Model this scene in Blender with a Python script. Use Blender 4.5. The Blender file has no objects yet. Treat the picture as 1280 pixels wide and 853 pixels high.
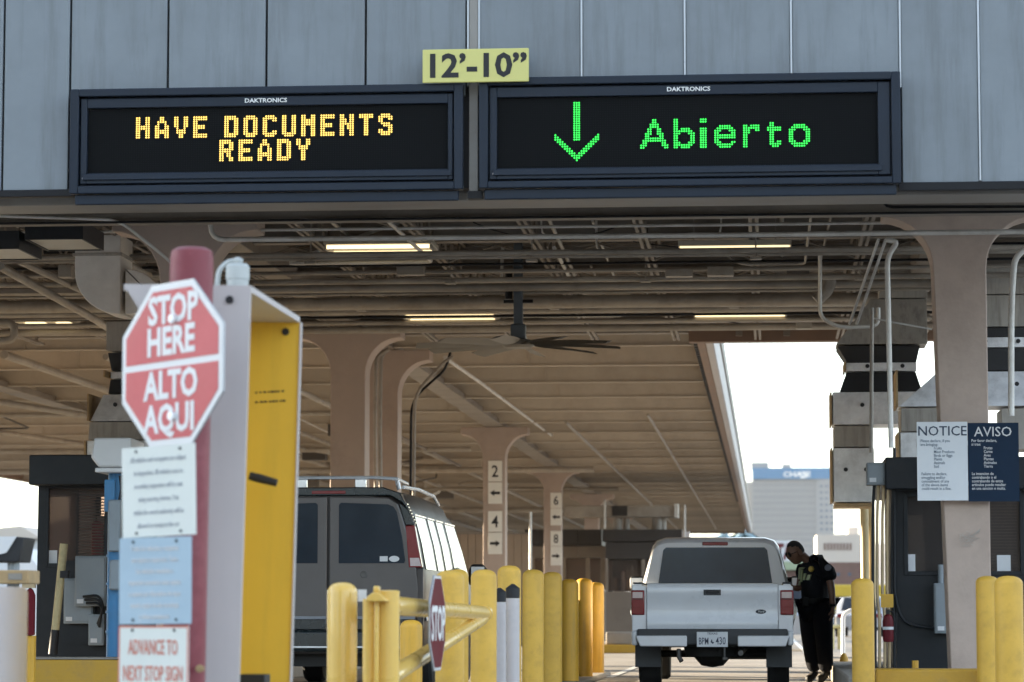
import bpy, bmesh, math, random
from mathutils import Vector, Matrix
R = math.radians
random.seed(7)
scene = bpy.context.scene
COL = scene.collection

# ------------------------------------------------------------------ camera
F, CXV, PIT, YAW = 3700.0, 0.76, R(5.296), R(4.922)
cam_d = bpy.data.cameras.new('camera')
cam = bpy.data.objects.new('camera', cam_d); COL.objects.link(cam)
cam.location = (0, 0, CXV)
cam.rotation_euler = (R(90) + PIT, 0, YAW)
cam_d.sensor_width = 36; cam_d.lens = F / 1280 * 36
cam_d.clip_start = 0.1; cam_d.clip_end = 20000
cam_d.dof.use_dof = True; cam_d.dof.focus_distance = 29.0; cam_d.dof.aperture_fstop = 3.0
scene.camera = cam

# ------------------------------------------------------------------ light
SUN_EL, SUN_AZ = 6.8, -69.0            # azimuth from +Y, positive towards +X
world = bpy.data.worlds.new('World'); scene.world = world; world.use_nodes = True
nt = world.node_tree
bg = nt.nodes['Background']
sky = nt.nodes.new('ShaderNodeTexSky'); sky.sky_type = 'NISHITA'; sky.sun_disc = False
sky.sun_elevation = R(SUN_EL); sky.sun_rotation = R(SUN_AZ)
sky.air_density = 1.0; sky.dust_density = 0.3; sky.ozone_density = 2.5
hsv = nt.nodes.new('ShaderNodeHueSaturation'); hsv.inputs['Saturation'].default_value = .55   # sky colour desaturated all over to lessen the blue cast in the shade
nt.links.new(sky.outputs[0], hsv.inputs['Color']); nt.links.new(hsv.outputs[0], bg.inputs[0]); bg.inputs[1].default_value = 0.13
sun_d = bpy.data.lights.new('sun', 'SUN'); sun_d.energy = 5.0; sun_d.angle = R(0.5); sun_d.color = (1, 0.83, 0.60)
sun = bpy.data.objects.new('sun', sun_d); COL.objects.link(sun)
sd = Vector((math.sin(R(SUN_AZ)) * math.cos(R(SUN_EL)), math.cos(R(SUN_AZ)) * math.cos(R(SUN_EL)), math.sin(R(SUN_EL))))
sun.rotation_euler = sd.to_track_quat('Z', 'Y').to_euler(); sun.location = (-30, 20, 30)
vs = scene.view_settings
vs.view_transform = 'Standard'; vs.look = 'None'; vs.gamma = 1; vs.use_curve_mapping = False
vs.exposure = 2.9
scene.cycles.max_bounces = 7; scene.cycles.diffuse_bounces = 4; scene.cycles.glossy_bounces = 3
scene.cycles.transparent_max_bounces = 10; scene.cycles.sample_clamp_indirect = 6

# ------------------------------------------------------------------ helpers
_fw = Vector((-math.sin(YAW) * math.cos(PIT), math.cos(YAW) * math.cos(PIT), math.sin(PIT)))
_rt = Vector((math.cos(YAW), math.sin(YAW), 0)); _up = _rt.cross(_fw)
def at(px, py, Y):
    """point of the street at distance Y down the lane that lies on this line of sight (survey helper)"""
    d = _fw + _rt * ((px - 640) / F) + _up * ((426.5 - py) / F)
    return Vector((0, 0, CXV)) + d * (Y / d.y)
def wx(px, Y, py=600): return at(px, py, Y).x
def wz(py, Y, px=700): return at(px, py, Y).z

MATS = {}
def mat(name, col, rough=.55, metal=0., var=.12, scale=2.5, bump=0., bscale=40, dirt=None, dscale=1.2, damt=.5, streak=False, coat=0., spec=.5, tone=0.):
    m = bpy.data.materials.new(name); m.use_nodes = True; MATS[name] = m
    N, L = m.node_tree.nodes, m.node_tree.links
    p = N['Principled BSDF']
    tc = N.new('ShaderNodeTexCoord')
    n1 = N.new('ShaderNodeTexNoise'); n1.inputs['Scale'].default_value = scale; n1.inputs['Detail'].default_value = 7; n1.inputs['Roughness'].default_value = .65
    L.new(tc.outputs['Object'], n1.inputs['Vector'])
    rp = N.new('ShaderNodeMapRange'); rp.inputs[1].default_value = .28; rp.inputs[2].default_value = .72
    rp.inputs[3].default_value = 1 - var; rp.inputs[4].default_value = 1 + var
    L.new(n1.outputs['Fac'], rp.inputs[0])
    mx = N.new('ShaderNodeVectorMath'); mx.operation = 'SCALE'; mx.inputs[0].default_value = col
    L.new(rp.outputs[0], mx.inputs['Scale'])
    out = mx.outputs[0]
    if tone:                                                            # each piece of a set was painted a little differently
        oi = N.new('ShaderNodeObjectInfo'); tr = N.new('ShaderNodeMapRange'); tr.inputs[3].default_value = 1 - tone; tr.inputs[4].default_value = 1 + tone
        L.new(oi.outputs['Random'], tr.inputs[0]); m2 = N.new('ShaderNodeVectorMath'); m2.operation = 'SCALE'
        L.new(out, m2.inputs[0]); L.new(tr.outputs[0], m2.inputs['Scale']); out = m2.outputs[0]
    if dirt is not None:
        n2 = N.new('ShaderNodeTexNoise'); n2.inputs['Scale'].default_value = dscale; n2.inputs['Detail'].default_value = 8; n2.inputs['Roughness'].default_value = .7
        if streak:
            mp = N.new('ShaderNodeMapping'); mp.inputs['Scale'].default_value = (6, 6, .5)
            L.new(tc.outputs['Object'], mp.inputs[0]); L.new(mp.outputs[0], n2.inputs['Vector'])
        else:
            L.new(tc.outputs['Object'], n2.inputs['Vector'])
        r2 = N.new('ShaderNodeMapRange'); r2.inputs[1].default_value = .48; r2.inputs[2].default_value = .75
        r2.inputs[3].default_value = 0; r2.inputs[4].default_value = damt
        L.new(n2.outputs['Fac'], r2.inputs[0])
        mm = N.new('ShaderNodeMix'); mm.data_type = 'RGBA'
        L.new(r2.outputs[0], mm.inputs[0]); L.new(out, mm.inputs[6]); mm.inputs[7].default_value = (*dirt, 1)
        out = mm.outputs[2]
    L.new(out, p.inputs['Base Color'])
    rr = N.new('ShaderNodeMapRange'); rr.inputs[3].default_value = max(.02, rough - .1); rr.inputs[4].default_value = min(1, rough + .12)
    L.new(n1.outputs['Fac'], rr.inputs[0]); L.new(rr.outputs[0], p.inputs['Roughness'])
    p.inputs['Metallic'].default_value = metal; p.inputs['Coat Weight'].default_value = coat
    p.inputs['Specular IOR Level'].default_value = spec
    if bump:
        n3 = N.new('ShaderNodeTexNoise'); n3.inputs['Scale'].default_value = bscale; n3.inputs['Detail'].default_value = 4
        L.new(tc.outputs['Object'], n3.inputs['Vector'])
        b = N.new('ShaderNodeBump'); b.inputs['Strength'].default_value = bump; b.inputs['Distance'].default_value = .02
        L.new(n3.outputs['Fac'], b.inputs['Height']); L.new(b.outputs[0], p.inputs['Normal'])
    return m
def emit(name, col, st):
    m = bpy.data.materials.new(name); m.use_nodes = True
    p = m.node_tree.nodes['Principled BSDF']
    p.inputs['Base Color'].default_value = (*[c * .5 for c in col], 1)
    p.inputs['Emission Color'].default_value = (*col, 1); p.inputs['Emission Strength'].default_value = st
    return m
def glass(name, tint, clear=.6, rough=.03):
    m = bpy.data.materials.new(name); m.use_nodes = True
    N, L = m.node_tree.nodes, m.node_tree.links
    p = N['Principled BSDF']; p.inputs['Base Color'].default_value = (*[c * .25 for c in tint], 1); p.inputs['Roughness'].default_value = rough
    t = N.new('ShaderNodeBsdfTransparent'); t.inputs[0].default_value = (*tint, 1)
    lw = N.new('ShaderNodeFresnel'); lw.inputs[0].default_value = 1.5
    mr = N.new('ShaderNodeMapRange'); mr.inputs[3].default_value = 1 - clear; mr.inputs[4].default_value = 1
    L.new(lw.outputs[0], mr.inputs[0])
    mx = N.new('ShaderNodeMixShader'); L.new(mr.outputs[0], mx.inputs[0]); L.new(t.outputs[0], mx.inputs[1]); L.new(p.outputs[0], mx.inputs[2])
    L.new(mx.outputs[0], N['Material Output'].inputs[0])
    return m

ORG = {}
class MB:
    def __init__(s): s.v = []; s.f = []; s.mi = []; s.cur = 0
    def add(s, vs, fs):
        b = len(s.v); s.v += [Vector(q) for q in vs]; s.f += [[b + i for i in f] for f in fs]; s.mi += [s.cur] * len(fs); return s
    def box(s, x0, x1, y0, y1, z0, z1):
        return s.add([(x, y, z) for z in (z0, z1) for y in (y0, y1) for x in (x0, x1)],
                     [(0, 2, 3, 1), (4, 5, 7, 6), (0, 1, 5, 4), (2, 6, 7, 3), (0, 4, 6, 2), (1, 3, 7, 5)])
    def prism(s, poly, a0, a1, axis='y'):
        n = len(poly)
        def P(u, w, a): return {'y': (u, a, w), 'x': (a, u, w), 'z': (u, w, a)}[axis]
        vs = [P(u, w, a0) for u, w in poly] + [P(u, w, a1) for u, w in poly]
        return s.add(vs, [tuple(range(n))[::-1], tuple(range(n, 2 * n))] + [(i, (i + 1) % n, n + (i + 1) % n, n + i) for i in range(n)])
    def loft(s, rings, caps=True):
        n = len(rings[0]); vs = [p for r in rings for p in r]; fs = []
        for k in range(len(rings) - 1):
            for i in range(n):
                j = (i + 1) % n; fs.append((k * n + i, k * n + j, (k + 1) * n + j, (k + 1) * n + i))
        if caps: fs += [tuple(range(n))[::-1], tuple(range((len(rings) - 1) * n, len(rings) * n))]
        return s.add(vs, fs)
    def tube(s, pts, r, n=8):
        pts = [Vector(p) for p in pts]; rings = []
        rs = r if isinstance(r, (list, tuple)) else [r] * len(pts)
        ref = None
        for i, p in enumerate(pts):
            d = (pts[min(i + 1, len(pts) - 1)] - pts[max(i - 1, 0)]).normalized()
            if ref is None: ref = Vector((0, 0, 1)) if abs(d.z) < .9 else Vector((1, 0, 0))
            a = (ref - d * ref.dot(d)).normalized(); ref = a; b = d.cross(a)
            rings.append([p + (a * math.cos(t) + b * math.sin(t)) * rs[i] for t in [2 * math.pi * k / n for k in range(n)]])
        return s.loft(rings)
    def lathe(s, prof, c=(0, 0, 0), n=20, axis='z'):
        c = Vector(c); rings = []
        for r, h in prof:
            ring = []
            for k in range(n):
                t = 2 * math.pi * k / n; a, b = r * math.cos(t), r * math.sin(t)
                ring.append(c + Vector({'z': (a, b, h), 'x': (h, a, b), 'y': (a, h, b)}[axis]))
            rings.append(ring)
        return s.loft(rings)
    def xf(s, M):
        s.v = [M @ q for q in s.v]; return s
    def build(s, name, m, parent=None, smooth=35, bevel=0., seg=2, origin=None, recalc=True):
        o0 = ORG.get(parent, Vector()) if parent is not None else Vector(origin or (0, 0, 0))
        me = bpy.data.meshes.new(name)
        me.from_pydata([q - o0 for q in s.v], [], s.f)
        ms = m if isinstance(m, (list, tuple)) else [m]
        for x in ms: me.materials.append(x)
        if len(ms) > 1: me.polygons.foreach_set('material_index', s.mi)
        if recalc:
            bm = bmesh.new(); bm.from_mesh(me); bmesh.ops.recalc_face_normals(bm, faces=bm.faces); bm.to_mesh(me); bm.free()
        if smooth:
            me.polygons.foreach_set('use_smooth', [True] * len(me.polygons)); me.set_sharp_from_angle(angle=R(smooth))
        o = bpy.data.objects.new(name, me); COL.objects.link(o)
        if parent is not None: o.parent = parent; ORG[o] = o0
        else: o.location = o0; ORG[o] = o0
        if bevel:
            b = o.modifiers.new('bevel', 'BEVEL'); b.width = bevel; b.segments = seg; b.limit_method = 'ANGLE'; b.angle_limit = R(40)
        return o
def tag(o, label=None, cat=None, group=None, kind=None):
    if label: o['label'] = label
    if cat: o['category'] = cat
    if group: o['group'] = group
    if kind: o['kind'] = kind
    return o
def thing(name, label, cat, loc=(0, 0, 0), group=None):
    o = bpy.data.objects.new(name, None); COL.objects.link(o); o.location = loc; o.empty_display_size = .2
    ORG[o] = Vector(loc); return tag(o, label, cat, group)
def structure(o): o['kind'] = 'structure'; return o
def stuff(o): o['kind'] = 'stuff'; return o
def copy_tree(o, parent=None):
    c = o.copy(); COL.objects.link(c)
    if parent is not None: c.parent = parent
    for ch in list(o.children): copy_tree(ch, c)
    return c
def twin(o, parent, loc):
    c = o.copy(); COL.objects.link(c); c.parent = parent; c.location = loc; return c
def bxo(name, m, parent, x0, x1, y0, y1, z0, z1, bevel=0., **k):
    return MB().box(x0, x1, y0, y1, z0, z1).build(name, m, parent, bevel=bevel, **k)
def text(name, body, m, parent, pos, size, right=(1, 0, 0), up=(0, 0, 1), align='LEFT', bold=0., squeeze=1., depth=.0015, spacing=1., res=2, shear=0.):
    c = bpy.data.curves.new('lettering', 'FONT'); c.body = body; c.size = size; c.align_x = align; c.offset = bold * size
    c.resolution_u = res; c.space_line = spacing; c.shear = shear; c.extrude = depth / 2
    t = bpy.data.objects.new('lettering', c)
    me = bpy.data.meshes.new_from_object(t)
    bpy.data.objects.remove(t); bpy.data.curves.remove(c)
    rt = Vector(right).normalized(); u = Vector(up).normalized(); n = rt.cross(u)
    o0 = ORG.get(parent, Vector()); pos = Vector(pos) - o0
    for v in me.vertices: v.co = pos + rt * v.co.x * squeeze + u * v.co.y + n * v.co.z
    me.materials.clear(); me.materials.append(m); me.name = name
    o = bpy.data.objects.new(name, me); COL.objects.link(o); o.parent = parent; ORG[o] = o0
    return o

# ------------------------------------------------------------------ materials
panel_m = mat('grey_panel_paint', (.19, .215, .235), .45, .0, .13, 1.3, .14, 1.6, dirt=(.11, .12, .125), dscale=1.0, damt=.75, streak=True, tone=.05)
navy_m = mat('navy_sign_housing', (.013, .020, .033), .45, .0, .15, 2, spec=.25)
black_m = mat('black_trim', (.010, .010, .012), .5, 0, .2, 3, spec=.25)
screen_m = mat('black_screen', (.004, .0045, .005), .7, 0, .1, 5, spec=.1)
dot_m = mat('unlit_diode', (.011, .012, .013), .6, 0, .1, 5, spec=.1)
alu_m = mat('aluminium_strip', (.36, .38, .41), .3, .9, .1, 5)
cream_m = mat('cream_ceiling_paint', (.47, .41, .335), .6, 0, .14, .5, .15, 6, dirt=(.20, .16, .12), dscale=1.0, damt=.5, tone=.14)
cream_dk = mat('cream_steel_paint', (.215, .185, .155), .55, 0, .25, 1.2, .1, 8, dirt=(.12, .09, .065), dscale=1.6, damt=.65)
pipe_m = mat('painted_pipe', (.33, .295, .25), .5, .1, .25, 1.4, .1, 10, dirt=(.13, .10, .075), dscale=2.2, damt=.6)
pipe_lt = mat('pale_conduit', (.62, .60, .56), .45, .2, .15, 2, dirt=(.2, .15, .11), dscale=2.5, damt=.5)
soffit_m = mat('grey_soffit_steel', (.25, .235, .215), .5, .2, .15, 1.0, dirt=(.18, .13, .10), dscale=1.5, damt=.5)
taupe_m = mat('taupe_column_paint', (.46, .36, .30), .65, 0, .10, 1.1, .12, 25, dirt=(.22, .165, .135), dscale=.9, damt=.45, tone=.06)
brown_m = mat('brown_fascia_paint', (.20, .125, .085), .6, 0, .15, 1.5, dirt=(.1, .07, .05), damt=.4)
fascia_m = mat('lavender_gutter', (.42, .40, .40), .5, .1, .1, 1)
duct_m = mat('dirty_duct_paint', (.42, .385, .335), .55, .0, .2, 1.5, .15, 4, dirt=(.11, .09, .075), dscale=2, damt=.6, streak=True)
galv_m = mat('galvanised_sheet', (.84, .845, .85), .38, .15, .30, 2.0, .3, 3, dirt=(.26, .25, .24), dscale=2.4, damt=.6)
flex_m = mat('black_flex_duct', (.022, .022, .023), .6, 0, .3, 4)
rust_m = mat('tan_duct_edge', (.40, .27, .13), .6, 0, .25, 5)
booth_m = mat('charcoal_booth_paint', (.014, .017, .021), .45, .0, .2, 1.6, .05, 8, spec=.3, dirt=(.05, .05, .05), dscale=2, damt=.35)
elec_m = mat('grey_electrical_paint', (.27, .31, .34), .5, .1, .1, 3, dirt=(.15, .15, .15), dscale=3, damt=.4)
yellow_m = mat('yellow_bollard_sleeve', (.68, .40, .06), .5, 0, .12, 4, .05, 20, dirt=(.30, .19, .05), dscale=5, damt=.45, spec=.35, tone=.10)
amber_m = mat('orange_yellow_paint_and_sun', (.70, .38, .035), .5, 0, .1, 4, .05, 20, dirt=(.3, .2, .06), dscale=3, damt=.5, streak=True)
kerb_m = mat('yellow_kerb_paint', (.55, .31, .03), .6, 0, .15, 4, .15, 25, dirt=(.25, .17, .08), dscale=4, damt=.6)
gate_m = mat('yellow_gate_enamel', (.78, .50, .11), .28, 0, .08, 4, dirt=(.42, .27, .08), dscale=4, damt=.4, coat=.4)
white_m = mat('white_sheet', (.52, .475, .46), .5, 0, .05, 2, dirt=(.45, .43, .42), dscale=2, damt=.25, streak=True)
white_cl = mat('white_enamel', (.66, .66, .66), .35, 0, .04, 3)
gamma_y = mat('portal_yellow', (.74, .455, .04), .5, 0, .06, 1.5, dirt=(.45, .3, .04), dscale=2, damt=.3, streak=True)
red_m = mat('faded_red_enamel', (.50, .055, .065), .4, 0, .07, 4, dirt=(.58, .16, .17), dscale=2, damt=.35)
redpost_m = mat('faded_red_post', (.20, .028, .038), .5, 0, .1, 4, .05, 20, dirt=(.5, .16, .17), dscale=3, damt=.4)
darkred_m = mat('dark_red_enamel', (.13, .011, .017), .6, 0, .1, 4, spec=.12)
ink_m = mat('black_ink', (.012, .012, .014), .6, 0, .05, 5)
signwhite_m = mat('white_sign_face', (.72, .73, .75), .4, 0, .04, 3)
lit_white = mat('white_lettering', (.78, .78, .76), .5, 0, .05, 6)
asphalt_m = mat('worn_concrete_lane', (.34, .31, .27), .8, 0, .25, .8, .3, 30, dirt=(.06, .055, .05), dscale=.6, damt=.7)
# ------------------------------------------------------------------ ground
def sheet(name, m, x0, x1, y0, y1, z):
    return structure(MB().add([(x0, y0, z), (x1, y0, z), (x1, y1, z), (x0, y1, z)], [(0, 1, 2, 3)]).build(name, m, smooth=0, recalc=False))
sand_m = mat('dusty_ground', (.20, .17, .14), .9, 0, .2, .02)
road_m = mat('dark_asphalt', (.055, .053, .05), .85, 0, .3, 1.5, .3, 60, dirt=(.11, .10, .09), dscale=.7, damt=.5)
sheet('ground', sand_m, -7400, 7400, -7400, 7400, -.012)
sheet('road', road_m, -60, 60, -60, 420, -.004)
sheet('lane_paving', asphalt_m, -52, 14, -70, 150, 0)
for lx in (-2.0, .72):
    sheet('lane_line', lit_white, lx, lx + .1, 36.5, 140, .004)
def hill_mesh():
    mb = MB(); nx, ny = 70, 10; vs = []; rnd = random.Random(4)
    ph = [rnd.uniform(0, 6.28) for _ in range(8)]
    for j in range(ny):
        for i in range(nx):
            x = -3200 + 6400 * i / (nx - 1); t = j / (ny - 1); y = 4200 + 2600 * t
            h = 70 + 110 * math.exp(-((x - 900) / 700) ** 2)
            h += 28 * math.sin(x / 210 + ph[0]) + 16 * math.sin(x / 90 + ph[1] + y / 300) + 9 * math.sin(x / 41 + ph[2] - y / 170)
            vs.append((x, y, -2 + h * math.sin(min(1, t * 1.6) * math.pi / 2)))
    mb.add(vs, [(j * nx + i, j * nx + i + 1, (j + 1) * nx + i + 1, (j + 1) * nx + i) for j in range(ny - 1) for i in range(nx - 1)])
    return mb
hill_m = mat('dry_hillside', (.12, .105, .095), .9, 0, .3, .004, dirt=(.11, .11, .08), dscale=.01, damt=.6)
structure(hill_mesh().build('hills', hill_m, smooth=60))
def unseen_ridge_mesh():
    mb = MB(); n, m = 120, 6; vs = []
    for j in range(m):
        for i in range(n):
            a = R(118 + 304 * i / (n - 1)); t = j / (m - 1); d = 1500 + 900 * t      # unseen ridge added behind the camera and to both sides, darkens window reflections
            h = (205 + 45 * math.sin(a * 5 + 1) + 25 * math.sin(a * 13 + 2) + 12 * math.sin(a * 31)) * (1 if 140 < math.degrees(a) < 400 else .6)
            vs.append((d * math.cos(a), d * math.sin(a), -2 + h * math.sin(min(1, t * 1.5) * math.pi / 2)))
    mb.add(vs, [(j * n + i, j * n + i + 1, (j + 1) * n + i + 1, (j + 1) * n + i) for j in range(m - 1) for i in range(n - 1)])
    return mb
structure(unseen_ridge_mesh().build('hills', hill_m, smooth=60))  # added out of view, covers the bright horizon in reflections

# ------------------------------------------------------------------ front canopy building
YF = 24.5
can = thing('canopy_building', 'front inspection canopy with grey metal panel fascia above the two message boards', 'canopy', (-2, YF, 0))
seams = [-7330 + 125 * k for k in range(55)] + [-430, -305, -180, -80, 5, 88, 210, 333, 457, 590, 727, 856, 989, 1125, 1223, 1335, 1460, 1580]
zbl, zbr, ztop = wz(238, YF, 40), wz(228, YF, 1200), 7.4
for a, b in zip(seams[:-1], seams[1:]):
    x0, x1 = wx(a, YF, 60), wx(b, YF, 60)
    ga = .055 if a == 590 else .009; gb = .055 if b == 590 else .009
    zb = zbl if b <= 88 else zbr if a >= 1125 else 5.12
    dy = random.uniform(-.004, .004)
    bxo('facade_panel', panel_m, can, x0 + ga, x1 - gb, YF + dy, YF + .05, zb, ztop, bevel=.006)
xl, xr = wx(-7330, YF), wx(1580, YF)
bxo('facade_backing', black_m, can, xl, xr, YF + .055, YF + .3, zbl - .02, ztop - .02)
for s in (727, 856, 989, 1125, 1223, 1335, 1460):
    x = wx(s, YF, 60); bxo('seam_strip', alu_m, can, x - .0085, x + .0085, YF - .012, YF + .05, zbr + .01 if s >= 1223 else 5.13, ztop, bevel=.002)
xm = wx(592, YF, 60)
for d in (-.047, .047):
    bxo('seam_strip', alu_m, can, xm + d - .008, xm + d + .008, YF - .012, YF + .05, 5.2, ztop, bevel=.002)
bxo('mullion', soffit_m, can, xm - .038, xm + .038, YF - .004, YF + .05, 4.3, ztop, bevel=.004)
bxo('mullion_foot', black_m, can, xm - .045, xm + .075, YF - .05, YF + .05, 4.235, 4.30)
bxo('bottom_trim', black_m, can, xl, wx(97, YF), YF - .03, YF + .06, zbl - .06, zbl, bevel=.006)
bxo('bottom_trim', black_m, can, wx(1127, YF), xr, YF - .03, YF + .06, zbr - .07, zbr, bevel=.006)
bxo('roof_slab', soffit_m, can, xl, xr, YF + .31, 44.6, 5.47, 5.75)
# soffit: stepped grey channels just behind the fascia
zs = wz(246, 24.8, 640)
MB().prism([(24.86, zs - .02), (25.25, zs - .02), (25.25, zs + .3), (25.0, zs + .32), (24.86, zs + .3)], xl, xr, 'x').build('soffit_channel', soffit_m, can, bevel=.008)
bxo('soffit_channel', soffit_m, can, xl, xr, 25.35, 25.6, zs + .04, zs + .25, bevel=.01)
bxo('soffit_tube', soffit_m, can, xl, xr, 26.2, 26.42, 4.42, 4.56, bevel=.01)
# corrugated roof deck
prof = []; y = 25.0
while y < 44.3:
    prof += [(y, 5.36), (y + .06, 5.36), (y + .10, 5.44), (y + .22, 5.44), (y + .26, 5.36)]; y += .30
prof += [(44.4, 5.36), (44.4, 5.46), (25.0, 5.46)]
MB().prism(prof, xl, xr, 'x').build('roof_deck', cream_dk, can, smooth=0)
# purlins across the lanes (I-beams)
def ibeam(x0, x1, yc, zb, zt, fw, t=.014):
    h = fw / 2; p = [(yc - h, zb), (yc + h, zb), (yc + h, zb + t * 1.6), (yc + t / 2, zb + t * 1.6), (yc + t / 2, zt - t * 1.6), (yc + h, zt - t * 1.6), (yc + h, zt), (yc - h, zt), (yc - h, zt - t * 1.6), (yc - t / 2, zt - t * 1.6), (yc - t / 2, zb + t * 1.6), (yc - h, zb + t * 1.6)]
    return MB().prism(p, x0, x1, 'x')
for yc, zb, zt in ((28.0, 4.53, 4.86), (33.2, 4.98, 5.33), (36.4, 5.02, 5.33), (40.0, 4.86, 5.2), (42.2, 4.93, 5.33)):
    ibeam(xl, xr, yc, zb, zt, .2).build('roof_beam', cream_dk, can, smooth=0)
# open-web joists along the lanes
jb = MB(); jz0, jz1 = 4.86, 5.34; y = 25.4; k = 0
for d in (-.035, .035):
    jb.box(d - .018, d + .018, 25.2, 44.2, jz0, jz0 + .035); jb.box(d - .018, d + .018, 25.2, 44.2, jz1 - .035, jz1)
while y < 44:
    za, zb2 = (jz0 + .02, jz1 - .02) if k % 2 == 0 else (jz1 - .02, jz0 + .02)
    jb.tube([(0, y, za), (0, y + .42, zb2)], .013, 5); y += .42; k += 1
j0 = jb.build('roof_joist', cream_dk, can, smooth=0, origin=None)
# (mesh is stored relative to the building's base; shift by whole bays)
j0.location = (-.12, 0, 0)
for i in range(-4, 12):
    if i != 0: twin(j0, can, (-.12 - 1.21 * i, 0, 0))
# cross bridging between joists: small angle irons
br = MB()
for yb in (27.4, 30.6, 34.4, 38.8, 41.2):
    for i in range(-2, 8):
        x = -.12 - 1.21 * i
        br.tube([(x, yb, jz0 + .03), (x - 1.21, yb + .05, jz1 - .03)], .012, 4); br.tube([(x, yb, jz1 - .03), (x - 1.21, yb + .05, jz0 + .03)], .012, 4)
stuff(br.build('joist_bridging', cream_dk, can, smooth=0))
# trusses across the lanes at the left
for yb in (31.9, 35.2, 38.4):
    tr = MB(); tr.box(-16, -6.3, yb - .03, yb + .03, 4.66, 4.72).box(-16, -6.3, yb - .03, yb + .03, 5.28, 5.34); x = -16; k = 0
    while x < -6.7:
        tr.tube([(x, yb, 4.70 if k % 2 else 5.3), (x + .36, yb, 5.3 if k % 2 else 4.70)], .014, 5); x += .36; k += 1
    tr.build('cross_truss', cream_dk, can, smooth=0)
# back edge beam
bxo('back_edge_beam', brown_m, can, wx(862, 44.5), xr, 44.45, 44.7, wz(427.5, 44.5, 960), 5.46, bevel=.01)
bxo('back_edge_beam', cream_dk, can, xl, wx(862, 44.5) - .003, 44.45, 44.7, 5.0, 5.46, bevel=.01)
for px in (925, 985):
    bxo('beam_bracket', cream_dk, can, wx(px, 44.3) - .05, wx(px, 44.3) + .05, 44.35, 44.445, wz(420, 44.4, px), wz(405, 44.4, px))
# pipes and conduits
def pipe(pts, r, m=None, n=8, name='pipe', parent=None):
    return MB().tube(pts, r, n).build(name, m or pipe_m, parent or can, smooth=60)
def pl(*q): return [at(*a) for a in q]
def bend(pts, rad=.12, n=4):
    pts = [Vector(p) for p in pts]; out = [pts[0]]
    for a, b, c in zip(pts[:-2], pts[1:-1], pts[2:]):
        u, v = (a - b), (c - b); r = min(rad, u.length * .45, v.length * .45)
        p, q = b + u.normalized() * r, b + v.normalized() * r
        for k in range(n + 1):
            t = k / n; out.append(p * (1 - t) ** 2 + b * 2 * t * (1 - t) + q * t * t)
    return out + [pts[-1]]
def xpipe(py, Y, r, x0=xl + .1, x1=xr - .1, m=None, py2=None):
    z = wz(py, Y, 640); pipe([(x0, Y, z), ((x0 + x1) / 2, Y, z - .01), (x1, Y, z)], r, m)
    for i in range(int((x1 - x0) / 2.42) + 1):                      # couplings
        pass
    return z
pipe(bend([at(263, 256, 28.9), at(263, 300, 28.9), at(900, 294, 28.9), (xr - .2, 28.9, at(900, 294, 28.9).z)], .15), .026, pipe_lt, name='conduit')
xpipe(316, 31.4, .03); xpipe(321, 31.6, .022)
xpipe(339, 34.4, .025); xpipe(350, 34.6, .035)
xpipe(378, 37.6, .085); xpipe(388, 37.9, .04)
xpipe(402, 39.4, .03); xpipe(411, 40.8, .05)
xpipe(284, 30.2, .016, m=pipe_lt); xpipe(366, 36.0, .02); xpipe(272, 27.2, .012, m=black_m)
xpipe(395, 38.6, .018, m=black_m); xpipe(330, 33.8, .016, m=black_m); xpipe(359, 35.4, .05)
for Y, zt, xs, z in ((31.5, 5.3, (-4.9, -2.5, -.1, 2.3), wz(316, 31.4)), (37.7, 5.3, (-5.2, -2.7, -.4, 1.6), wz(378, 37.6)), (34.5, 5.3, (-6.1, -3.7, -1.4, 1.1), wz(345, 34.5))):
    for x in xs:
        MB().tube([(x, Y, z - .05), (x, Y, zt)], .009, 5).box(x - .06, x + .06, Y - .05, Y + .05, z - .085, z - .06).build('pipe_hanger', pipe_m, can)
# conduit loops at the right
pipe(bend(pl((1025, 312, 33), (1025, 398, 33), (1050, 410, 33), (1098, 408, 33), (1098, 385, 33)), .2), .022, pipe_lt, name='conduit')
pipe(bend(pl((1108, 300, 28.6), (1122, 302, 28.6), (1109, 322, 28.6), (1114, 560, 28.6)), .12), .026, pipe_lt, name='conduit')
pipe(pl((1090, 385, 31.3), (1089, 566, 31.3)), .02, pipe_m, name='conduit')
for dx in (0, 9):
    pipe(pl((1098 + dx, 300, 29.2), (1062 + dx, 405, 30.6)), .016, pipe_lt, name='conduit')
pipe(bend(pl((1090, 398, 32), (1165, 412, 32)), .1), .01, pipe_lt, name='conduit')
pipe(bend(pl((1290, 305, 28.6), (1268, 322, 28.6), (1264, 380, 28.6), (1264, 520, 28.6)), .25), .03, pipe_lt, name='conduit')
pipe(bend(pl((1038, 342, 35), (1036, 362, 35), (1020, 376, 35)), .15), .075, pipe_m, name='vent_pipe')
# left side conduits
pipe(bend(pl((-60, 268, 27.4), (30, 271, 27.4), (148, 275, 27.4), (205, 320, 27.9), (235, 350, 28.6)), .15), .016, pipe_lt, name='conduit')
pipe(bend([at(0, 333, 31), at(120, 400, 36), at(150, 420, 39)], .3), .05, pipe_m)
pipe(bend([(-7.3, 26.5, 4.78), (-7.3, 33, 4.78), (-7.25, 44, 4.80)], .2), .06, pipe_m)
pipe(bend([(-8.3, 26.5, 4.7), (-8.3, 44, 4.7)], .2), .04, pipe_m)
pipe(bend(pl((-20, 404, 36), (18, 404, 36), (18, 425, 36), (-20, 428, 36)), .12), .05, pipe_m, name='vent_pipe')
elbow_dark = mat('grimy_box_paint', (.15, .135, .12), .6, 0, .2, 3)
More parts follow.
